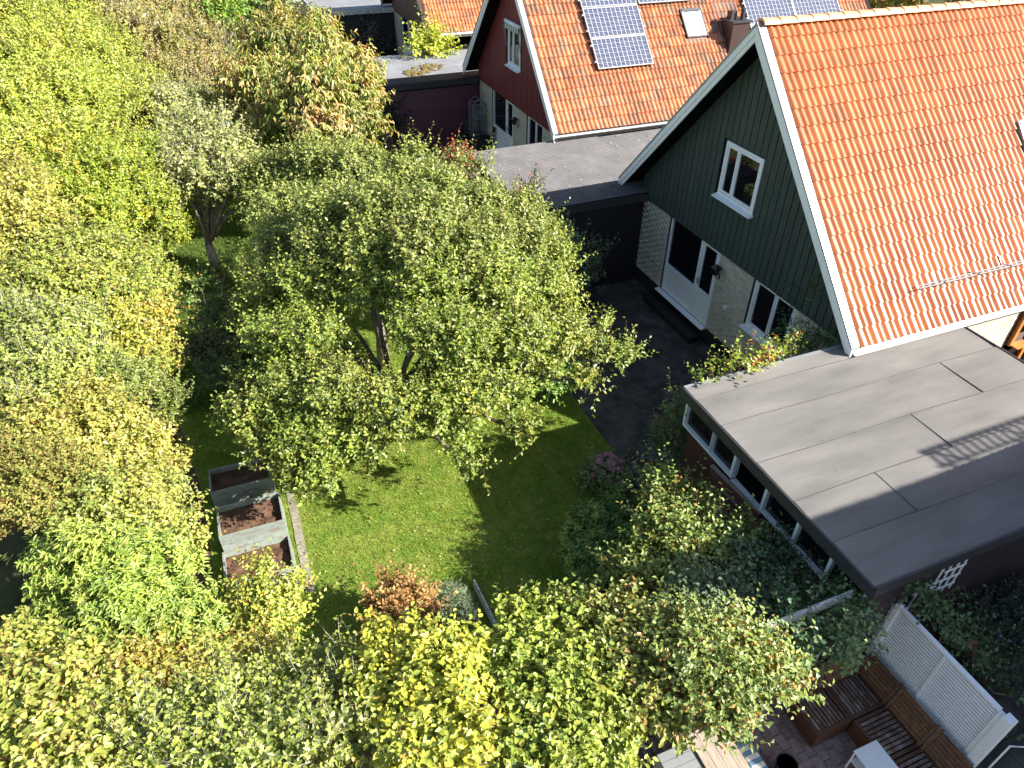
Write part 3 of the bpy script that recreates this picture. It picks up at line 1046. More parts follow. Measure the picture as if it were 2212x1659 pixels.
# felt sheets: strips along the house with staggered cross laps
xs_ = [0.052, .38, 1.06, 1.93, 2.72, 3.49, EX - .022]
cross = [[], [], [4.56], [2.99], [1.48], [], []]
lvl = 0
for i in range(6):
    ys = [0.022] + cross[i] + [EY - .024]
    cuts = cross[i] if i < 5 else []
    for j, (a, b) in enumerate(zip(ys[:-1], ys[1:])):
        f = MB()
        nx, ny = 3, 12
        base = 0
        ox = .004 if j % 2 else 0
        for iy in range(ny + 1):
            for ix in range(nx + 1):
                x = xs_[i] + (xs_[i + 1] - xs_[i] + (.05 if i < 5 else 0)) * ix / nx
                y_ = a + (b - a + (.0 if j == len(ys) - 2 else .02)) * iy / ny
                z = EZ + .012 - .010 * ix / nx + .004 * j + (.004 * math.sin(y_ * 2.1 + i) * (ix % 3 != 0))
                wob = .012 * math.sin(y_ * 1.7 + i * 2) if ix in (0,) and i > 0 else 0
                f.v.append((x + wob, y_, z))
        for iy in range(ny):
            for ix in range(nx):
                a0 = iy * (nx + 1) + ix
                f.f.append((a0, a0 + 1, a0 + nx + 2, a0 + nx + 1))
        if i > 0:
            sm = MB()  # dark strip beside the lap: painted edge shadow together with bitumen bleed
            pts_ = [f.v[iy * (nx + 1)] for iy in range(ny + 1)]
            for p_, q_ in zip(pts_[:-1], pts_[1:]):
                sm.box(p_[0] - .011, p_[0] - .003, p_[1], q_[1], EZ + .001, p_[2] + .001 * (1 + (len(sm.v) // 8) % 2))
            sm.build('bitumen_shadow_seam', M['bitumenshade'], ex)
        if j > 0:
            MB().box(f.v[0][0] + .01, f.v[nx][0] - .06, a - .016, a - .003, EZ + .001, f.v[0][2] + .003).build('bitumen_shadow_seam', M['bitumenshade'], ex)
        # lifted lower edge of the lap
        k = len(f.v)
        for iy in range(ny + 1):
            p = f.v[iy * (nx + 1)]
            f.v.append((p[0] - .002, p[1], EZ - .004))
        for iy in range(ny):
            f.f.append((iy * (nx + 1), (iy + 1) * (nx + 1), k + iy + 1, k + iy))
        k = len(f.v)
        for ix in range(nx + 1):
            p = f.v[ix]
            f.v.append((p[0], p[1] - .002, EZ - .004))
        for ix in range(nx):
            f.f.append((ix + 1, ix, k + ix, k + ix + 1))
        f.build('felt_sheet', M['felt'], ex)
# front wall: boards below the windows, window strip
nb = 12
for i in range(nb):
    z = .02 + i * .142
    for (a, b) in ((.1, 1.1), (2.06, 4.1)):
        MB().hexa([(a, .222, z), (b, .222, z), (b, .3, z), (a, .3, z), (a, .245, z + .15), (b, .245, z + .15), (b, .3, z + .15), (a, .3, z + .15)]).build('board', M['maroon'], ex)
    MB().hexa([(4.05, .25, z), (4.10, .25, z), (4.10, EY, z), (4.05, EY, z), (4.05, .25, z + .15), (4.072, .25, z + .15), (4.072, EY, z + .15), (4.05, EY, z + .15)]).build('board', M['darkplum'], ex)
for i in range(5):
    z = .02 + (12 + i) * .142
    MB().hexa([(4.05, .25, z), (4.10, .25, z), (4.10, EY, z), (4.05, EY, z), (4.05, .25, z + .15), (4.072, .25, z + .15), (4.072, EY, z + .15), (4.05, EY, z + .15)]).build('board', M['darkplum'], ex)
fx = [(-.12 + .06, .72), (.72, 1.35), (2.06, 2.76), (2.76, 3.42), (3.42, 4.08)]
for k, (a, b) in enumerate(fx):
    f = MB().box(a, b, .20, .30, 1.72, 1.765).box(a, b, .20, .30, 2.36, 2.41).box(a, a + (.05 if k != 1 else .012), .195, .31, 1.765, 2.36)
    if k in (1, 4):
        f.box(b - .05, b, .195, .31, 1.765, 2.36)
    fo = f.build('window', M['white'], ex)
    MB().box(a + .05, b, .27, .28, 1.765, 2.36).build('pane', M['glass'], fo)
MB().box(1.35, 2.06, .20, .30, 1.66, 1.70).build('ledge', M['white'], ex)
# open red door panel standing ajar
dm = thing('boarded_door', 'open maroon boarded half door with a small metal plate leaning out from the extension', 'door', (8.56, -3.60, 0))
dv = Vector((1.13, .10, 0)).normalized()
L = 1.15
nrm = Vector((dv.y, -dv.x, 0))
for i in range(8):
    z0_, z1_ = .42 + i * .155, .42 + i * .155 + .152
    p0 = Vector((0, 0, 0))
    a = p0 + nrm * .0
    b = dv * L
    MB().hexa([(*(a + nrm * .035).xy, z0_), (*(b + nrm * .035).xy, z0_), (*b.xy, z0_), (*a.xy, z0_),
               (*(a + nrm * .018).xy, z1_), (*(b + nrm * .018).xy, z1_), (*b.xy, z1_), (*a.xy, z1_)]).build('board', M['doorboard'], dm)
MB().bar((0, 0, 1.685), (*(dv * L).xy, 1.685), .06, .03).build('rail', M['greywood'], dm)
pc = dv * .52 + nrm * .036
MB().bar((*(pc - dv * .17).xy, 1.46), (*(pc + dv * .17).xy, 1.46), .008, .07, ).build('metal_plate', M['greymetal'], dm)

# ------------------------------------------------------------ garden things
# three raised beds
def raised_bed(y_, x0, x1, label):
    b = thing('raised_bed', label, 'raised bed', (x0, y_, 0), 'raised beds of grey-green boards')
    X, Y, T = x1 - x0, 1.08, .028
    for k in range(2):
        z0_, z1_ = .0 + k * .225, .22 + k * .225
        MB().box(X - T, X, 0, Y, z0_, z1_).build('board', M['bedwood'], b)
        MB().box(0, T, 0, Y, z0_, z1_).build('board', M['bedwood'], b)
        MB().box(T, X - T, 0, T, z0_, z1_).build('board', M['bedwood'], b)
        MB().box(T, X - T, Y - T, Y, z0_, z1_).build('board', M['bedwood'], b)
    s = MB()
    n = 16
    for i in range(n + 1):
        for j in range(n + 1):
            s.v.append((T + (X - 2 * T) * i / n, T + (Y - 2 * T) * j / n, .33 + random.uniform(-.012, .012) + .02 * math.sin(i * .9) * math.cos(j * .7)))
    for i in range(n):
        for j in range(n):
            a = i * (n + 1) + j
            s.f.append((a, a + n + 1, a + n + 2, a + 1))
    s.build('soil', M['soil'], b, smooth=True)
    cr = MB()
    for k in range(70):
        cr.ball((random.uniform(.06, X - .06), random.uniform(.06, Y - .06), .345), random.uniform(.008, .02), 5, 3, .7)
    o = cr.build('clod', M['soil'], b)
    o['kind'] = 'stuff'
    return b


raised_bed(-11.52, 4.23, 4.86, 'grey-green raised bed farthest back, half under the apple tree')
raised_bed(-11.44, 5.26, 5.99, 'middle grey-green raised bed with bare brown soil')
raised_bed(-11.41, 6.33, 7.05, 'nearest grey-green raised bed, partly hidden by the yellow currant bush')
eg = thing('edging_stones', 'row of pale edging stones along the lawn side of the raised beds', 'edging', (0, 0, 0))
for k in range(9):
    MB().box(4.9 + k * .27, 5.15 + k * .27, -10.27 + random.uniform(-.01, .01), -10.12, -.02, .012 + random.uniform(0, .01)).build('stone', M['edgestone'], eg)
lb = thing('edging_board', 'worn white board standing beside the lavender', 'board', (8.2, -7.66, 0))
MB().bar((0, 0, .1), (1.0, .05, .1), .03, .22).build('board', M['whiteworn'], lb)

# step in front of the door
st = thing('door_step', 'black timber step below the glazed door', 'step', (1.2, -.42, 0))
MB().box(0, 2.3, 0, .33, .16, .20).build('tread', M['blackwood'], st)
MB().box(.05, 2.25, .03, .3, 0, .159).build('base', M['blackwood'], st)
# plant pot
pp = MB()
pp.tube([(0, 0, 0), (0, 0, .36)], [.19, .24], 20)
po = thing('plant_pot', 'large blue-grey plant pot at the end of the extension', 'plant pot', (7.12, -3.80, 0))
pp.build('pot', M['pot'], po)
MB().tube([(0, 0, .36), (0, 0, .40)], [.26, .262], 20).build('rim', M['pot'], po)
MB().tube([(0, 0, .401), (0, 0, .405)], [.23, .23], 20).build('soil', M['soil'], po)

# blue bag and posts far left
bb = MB()
for k in range(6):
    bb.ball((random.uniform(-.25, .25), random.uniform(-.25, .25), .2), random.uniform(.15, .28), 8, 5, .8)
bw = bb.build('plastic_bag', M['blue'], loc=(-16.2, -10.0, .3))
tag(bw, 'crumpled blue plastic bag in the dry shrub', 'bag')
ps = thing('mesh_frame', 'timber posts holding a green plastic mesh beside the cherry tree', 'fence', (-31, -8.6, 0))
MB().box(-1.2, -1.1, -.55, -.45, 0, 1.5).build('post', M['greywood'], ps)
MB().box(-1.4, -1.3, .45, .55, 0, 1.5).build('post', M['greywood'], ps)
MB().bar((-.9, -.6, .8), (-.9, .7, .8), .06, .06).build('rail', M['greywood'], ps)
gm = MB()
for k in range(12):
    gm.box(.2, .22, -1.2 + k * .2, -1.16 + k * .2, 0, .7)
for k in range(5):
    gm.box(.2, .21, -1.2, 1.2, .05 + k * .15, .09 + k * .15)
gm.build('mesh', M['greenplastic'], ps)

# ------------------------------------------------------------ terrace furniture
def module(name, label, x0, y0, sx, sy, back_side, group):
    t = thing(name, label, 'outdoor sofa', (x0, y0, 0), group)
    h = .36
    f = MB().box(0, sx, 0, .045, .02, h).box(0, sx, sy - .045, sy, .02, h).box(0, .045, .045, sy - .045, .02, h).box(sx - .045, sx, .045, sy - .045, .02, h)
    f.build('base', M['teakdark'], t)
    along_x = back_side in ('y', )
    n = 8
    if back_side == 'x':      # slats run along x? seat slats parallel to the y direction
        for i in range(n):
            yy = .055 + (sy - .11) * i / n
            MB().box(.05, sx - .05, yy + .006, yy + (sy - .11) / n - .012, h - .03, h - .008).build('slat', M['teakworn'], t)
    else:
        for i in range(n):
            xx = .055 + (sx - .11) * i / n
            MB().box(xx + .006, xx + (sx - .11) / n - .012, .05, sy - .05, h - .03, h - .008).build('slat', M['teakworn'], t)
    return t


def backrest(t, axis, sx, sy):
    h = .36
    lean = .13
    if axis in ('y', 'xy'):     # at high y side
        for x in (.0, sx - .04):
            MB().hexa([(x, sy - .05, h), (x + .04, sy - .05, h), (x + .04, sy, h), (x, sy, h), (x, sy + lean - .05, h + .4), (x + .04, sy + lean - .05, h + .4), (x + .04, sy + lean, h + .4), (x, sy + lean, h + .4)]).build('post', M['teak'], t)
        for i in range(6):
            z = h + .02 + i * .063
            yy = sy - .035 + lean * (z - h) / .4
            MB().hexa([(.045, yy, z), (sx - .045, yy, z), (sx - .045, yy + .022, z), (.045, yy + .022, z), (.045, yy + .018, z + .052), (sx - .045, yy + .018, z + .052), (sx - .045, yy + .04, z + .052), (.045, yy + .04, z + .052)]).build('back_slat', M['teak'], t)
    if axis in ('x', 'xy'):     # at low x side
        for y_ in (0, sy - .04):
            MB().hexa([(0, y_, h), (.05, y_, h), (.05, y_ + .04, h), (0, y_ + .04, h), (-lean, y_, h + .4), (.05 - lean, y_, h + .4), (.05 - lean, y_ + .04, h + .4), (-lean, y_ + .04, h + .4)]).build('post', M['teak'], t)
        for i in range(6):
            z = h + .02 + i * .063
            xx = .012 - lean * (z - h) / .4
            MB().hexa([(xx, .045, z), (xx + .022, .045, z), (xx + .022, sy - .045, z), (xx, sy - .045, z), (xx - .018, .045, z + .052), (xx + .004, .045, z + .052), (xx + .004, sy - .045, z + .052), (xx - .018, sy - .045, z + .052)]).build('back_slat', M['teak'], t)


G = 'slatted wooden sofa modules on the terrace'
S1 = module('sofa_module', 'slatted wooden seat module nearest the hop vine', 11.81, -4.25, .54, .585, 'x', G)
backrest(S1, 'x', .54, .585)
S2 = module('sofa_module', 'slatted wooden corner module with two backrests', 11.81, -3.655, .54, .60, 'x', G)
backrest(S2, 'xy', .54, .60)
S3 = module('sofa_module', 'slatted wooden seat module in front of the middle of the white screen', 12.37, -3.655, .585, .60, 'y', G)
backrest(S3, 'y', .585, .60)
S4 = module('sofa_module', 'slatted wooden seat module at the bottom edge of the picture', 12.975, -3.655, .585, .60, 'y', G)
backrest(S4, 'y', .585, .60)

sc_ = thing('slatted_screen', 'white louvred privacy screen behind the wooden sofas', 'screen', (11.72, -2.84, 0))
for k in range(29):
    z = .10 + k * .056
    MB().hexa([(.06, -.004, z), (1.56, -.004, z), (1.56, .003, z), (.06, .003, z), (.06, -.002, z + .036), (1.56, -.002, z + .036), (1.56, .005, z + .036), (.06, .005, z + .036)]).build('slat', M['white'], sc_)
MB().box(0, .06, -.03, .03, .05, 1.76).build('post', M['white'], sc_)
MB().box(1.56, 1.62, -.03, .03, .05, 1.72).build('post', M['white'], sc_)
MB().box(.79, .83, -.035, -.017, .05, 1.73).build('batten', M['white'], sc_)
MB().box(.06, 1.56, -.03, .03, 1.725, 1.75).build('rail', M['white'], sc_)
MB().box(1.625, 1.74, -.06, .055, 0, 1.76).build('end_post', M['white'], sc_)
MB().box(-.16, -.01, -.035, .03, 0, 1.72).build('side_post', M['whiteworn'], sc_)

tb = thing('side_table', 'white side table with a lower shelf beside the sofa', 'table', (12.70, -4.0, 0))
MB().box(0, .55, 0, .38, .43, .45).build('tabletop', M['white'], tb)
MB().box(.02, .53, .02, .36, .2, .215).build('shelf', M['white'], tb)
for x in (.01, .52):
    for y_ in (.01, .35):
        MB().box(x, x + .02, y_, y_ + .02, 0, .429).build('leg', M['white'], tb)
bk = thing('bucket', 'black bucket standing on the red pavers', 'bucket', (12.47, -4.83, 0))
q_ = MB().tube([(0, 0, 0), (0, 0, .27)], [.10, .135], 20, cap=False)
q_.tube([(0, 0, .27), (0, 0, .28), (0, 0, .28), (0, 0, .02)], [.145, .145, .128, .095], 20, cap=True)
q_.build('body', M['black'], bk)
MB().tube([(.14 * math.cos(a * .3), -.14 + .0 * a, .24 - .12 * math.sin(a * .3)) for a in range(0, 11)], .004, 5).build('handle', M['greymetal'], bk)

# weathered wooden chest/lid by the hedge with a striped cushion
cb = thing('timber_cabinet', 'weathered grey timber cabinet at the bottom edge beside the hedge', 'cabinet', (11.95, -6.5, 0))
for i in range(8):
    MB().box(.02 + i * .105, .12 + i * .105, -.1, .35, .95, .97).build('side_board', M['greymetal'], cb)
for i in range(4):
    MB().box(-.05, .95, .36 + i * .125, .48 + i * .125, .98, 1.0).build('top_board', M['greywood'], cb)
MB().box(.0, .9, -.08, .84, 0, .94).build('body', M['greywood'], cb)
su = thing('striped_cushion', 'blue and white striped cushion beside the timber cabinet', 'cushion', (12.1, -5.50, .0))
for i in range(9):
    MB().box(i * .06, i * .06 + .058, .08, .26, .5, .58).build('stripe', M['stripe'] if i % 2 else M['stripeblue'], su)
MB().box(0, .54, .09, .25, .0, .499).build('base', M['greywood'], su)

# pergola beam pieces in the vine
pg = thing('pergola', 'weathered white pergola beam running through the dark vine', 'pergola', (11.58, -5.1, 0))
MB().bar((0, .05, 2.2), (0.0, 1.42, 2.2), .045, .13).build('beam', M['whiteworn'], pg)
MB().box(-.04, .04, .1, .18, 0, 2.13).build('post', M['whiteworn'], pg)
MB().box(-.04, .04, 1.25, 1.33, 0, 2.13).build('post', M['whiteworn'], pg)
# white trellis on the maroon wall
tr = thing('trellis', 'white wooden lattice trellis on the dark maroon side wall', 'trellis', (11.74, -2.86, .16))
ty = [.00, .14, .28, .42, .56, .70, .84, .98]
for i, yy in enumerate(ty):
    zl, zh = (1.1, 1.5) if i < 2 else ((1.3, 1.85) if i < 4 else (1.45, 2.1 - .02 * (i == 7)))
    MB().box(-.01, .005, yy, yy + .025, zl, zh).build('upright', M['white'], tr)
for (a, b, z) in ((.0, .32, 1.4), (.2, .6, 1.7), (.38, 1.0, 1.58), (.38, 1.0, 1.78), (.62, 1.0, 1.98)):
    MB().box(.006, .02, a, b, z, z + .028).build('crosspiece', M['white'], tr)
dpi = thing('downpipe', 'thin white pipe with a hook behind the end of the screen', 'pipe', (13.55, -2.75, 0))
MB().tube([(0, 0, .0), (0, 0, 1.3), (.1, .1, 1.4), (.16, .16, 1.25)], .012, 6).build('pipe', M['white'], dpi)

# ------------------------------------------------------------ red house deck and furniture
dk_ = thing('timber_deck', 'grey timber deck in front of the red house', 'deck', (-11.7, -4.2, .06))
for i in range(32):
    MB().box(.0, 7.4, i * .128, i * .128 + .118, .0, .03).build('board', M['deck'], dk_)


def wicker_chair(x, y, rz, label):
    t = thing('wicker_chair', label, 'chair', (x, y, .09), 'black wicker chairs on the deck', rz)
    MB().box(-.28, .28, -.28, .28, .34, .42).build('seat', M['black'], t)
    MB().hexa([(-.28, .24, .42), (.28, .24, .42), (.28, .3, .42), (-.28, .3, .42), (-.26, .34, 1.08), (.26, .34, 1.08), (.26, .39, 1.08), (-.26, .39, 1.08)]).build('backrest', M['black'], t)
    for s in (-1, 1):
        MB().box(s * .3 - .03, s * .3 + .03, -.28, .28, .0, .62).build('armrest', M['black'], t)


wicker_chair(-12.0 + .55, -.9, 1.2, 'black wicker chair against the plum red wall')
wicker_chair(-10.55, -.55, -.6, 'black wicker chair in front of the glazed door')
gc = thing('glass_cabinet', 'narrow glass plant cabinet with pitched top beside the brick wall', 'cabinet', (-11.45, -.92, .09))
f = MB()
for x in (0, .47):
    for y_ in (0, .52):
        f.box(x, x + .03, y_, y_ + .03, 0, 1.75)
for z in (.0, .6, 1.2, 1.72):
    f.box(0, .5, 0, .03, z, z + .03).box(0, .5, .52, .55, z, z + .03).box(0, .03, .03, .52, z, z + .03).box(.47, .5, .03, .52, z, z + .03)
f.bar((0, .275, 1.95), (.5, .275, 1.95), .02, .02)
for x in (.015, .485):
    f.bar((x, .01, 1.74), (x, .275, 1.95), .02, .02).bar((x, .54, 1.74), (x, .275, 1.95), .02, .02)
f.build('frame', M['greymetal'], gc)
gl = mat('clear_glass', (.8, .85, .85), .05, .5)
gl.node_tree.nodes['Principled BSDF'].inputs['Transmission Weight'].default_value = .92
MB().box(.48, .484, .03, .52, .03, 1.72).build('pane', gl, gc)
MB().box(.03, .47, .012, .016, .03, 1.72).build('pane', gl, gc)
for z in (.63, 1.23):
    MB().box(.03, .47, .03, .52, z, z + .01).build('shelf', gl, gc)
br_ = thing('broom', 'broom leaning on the brick wall by the glazed door', 'broom', (-8.0, -.75, .09))
MB().tube([(0, 0, .05), (.05, .35, 1.3)], .014, 6).build('handle', M['greywood'], br_)
MB().box(-.15, .15, -.04, .04, 0, .08).build('head', M['black'], br_)
# white trellis tower left of the top shed
tt = thing('trellis_tower', 'grey-white lattice frame against the top left shed', 'trellis', (-30.3, -5.0, 0))
for i in range(6):
    MB().box(0, .04, i * .16, i * .16 + .03, 0, 2.8).build('upright', M['whiteworn'], tt)
for i in range(9):
    MB().box(.041, .06, 0, .84, .2 + i * .3, .23 + i * .3).build('crosspiece', M['whiteworn'], tt)

# twigs and leaf litter caught on the felt roof
lt = MB()
for k in range(40):
    x, y_ = random.uniform(7.75, 11.7), random.uniform(-3.6, 1.9)
    a = random.uniform(0, 6.28)
    l_ = random.uniform(.004, .014)
    lt.box(x, x + l_ * abs(math.cos(a)) + .004, y_, y_ + l_ * abs(math.sin(a)) + .004, 2.668, 2.674)
tag(lt.build('roof_litter', M['greywood']), 'bits of leaf litter scattered on the large felt roof', 'litter', kind='stuff')
lt = MB()
for k in range(90):
    x, y_ = random.uniform(-3.9, .1), random.uniform(-3.3, 2.5)
    lt.box(x, x + random.uniform(.02, .05), y_, y_ + random.uniform(.02, .05), 2.655, 2.662)
tag(lt.build('roof_litter', M['whiteworn']), 'pale specks scattered on the corrugated carport roof', 'litter', kind='stuff')

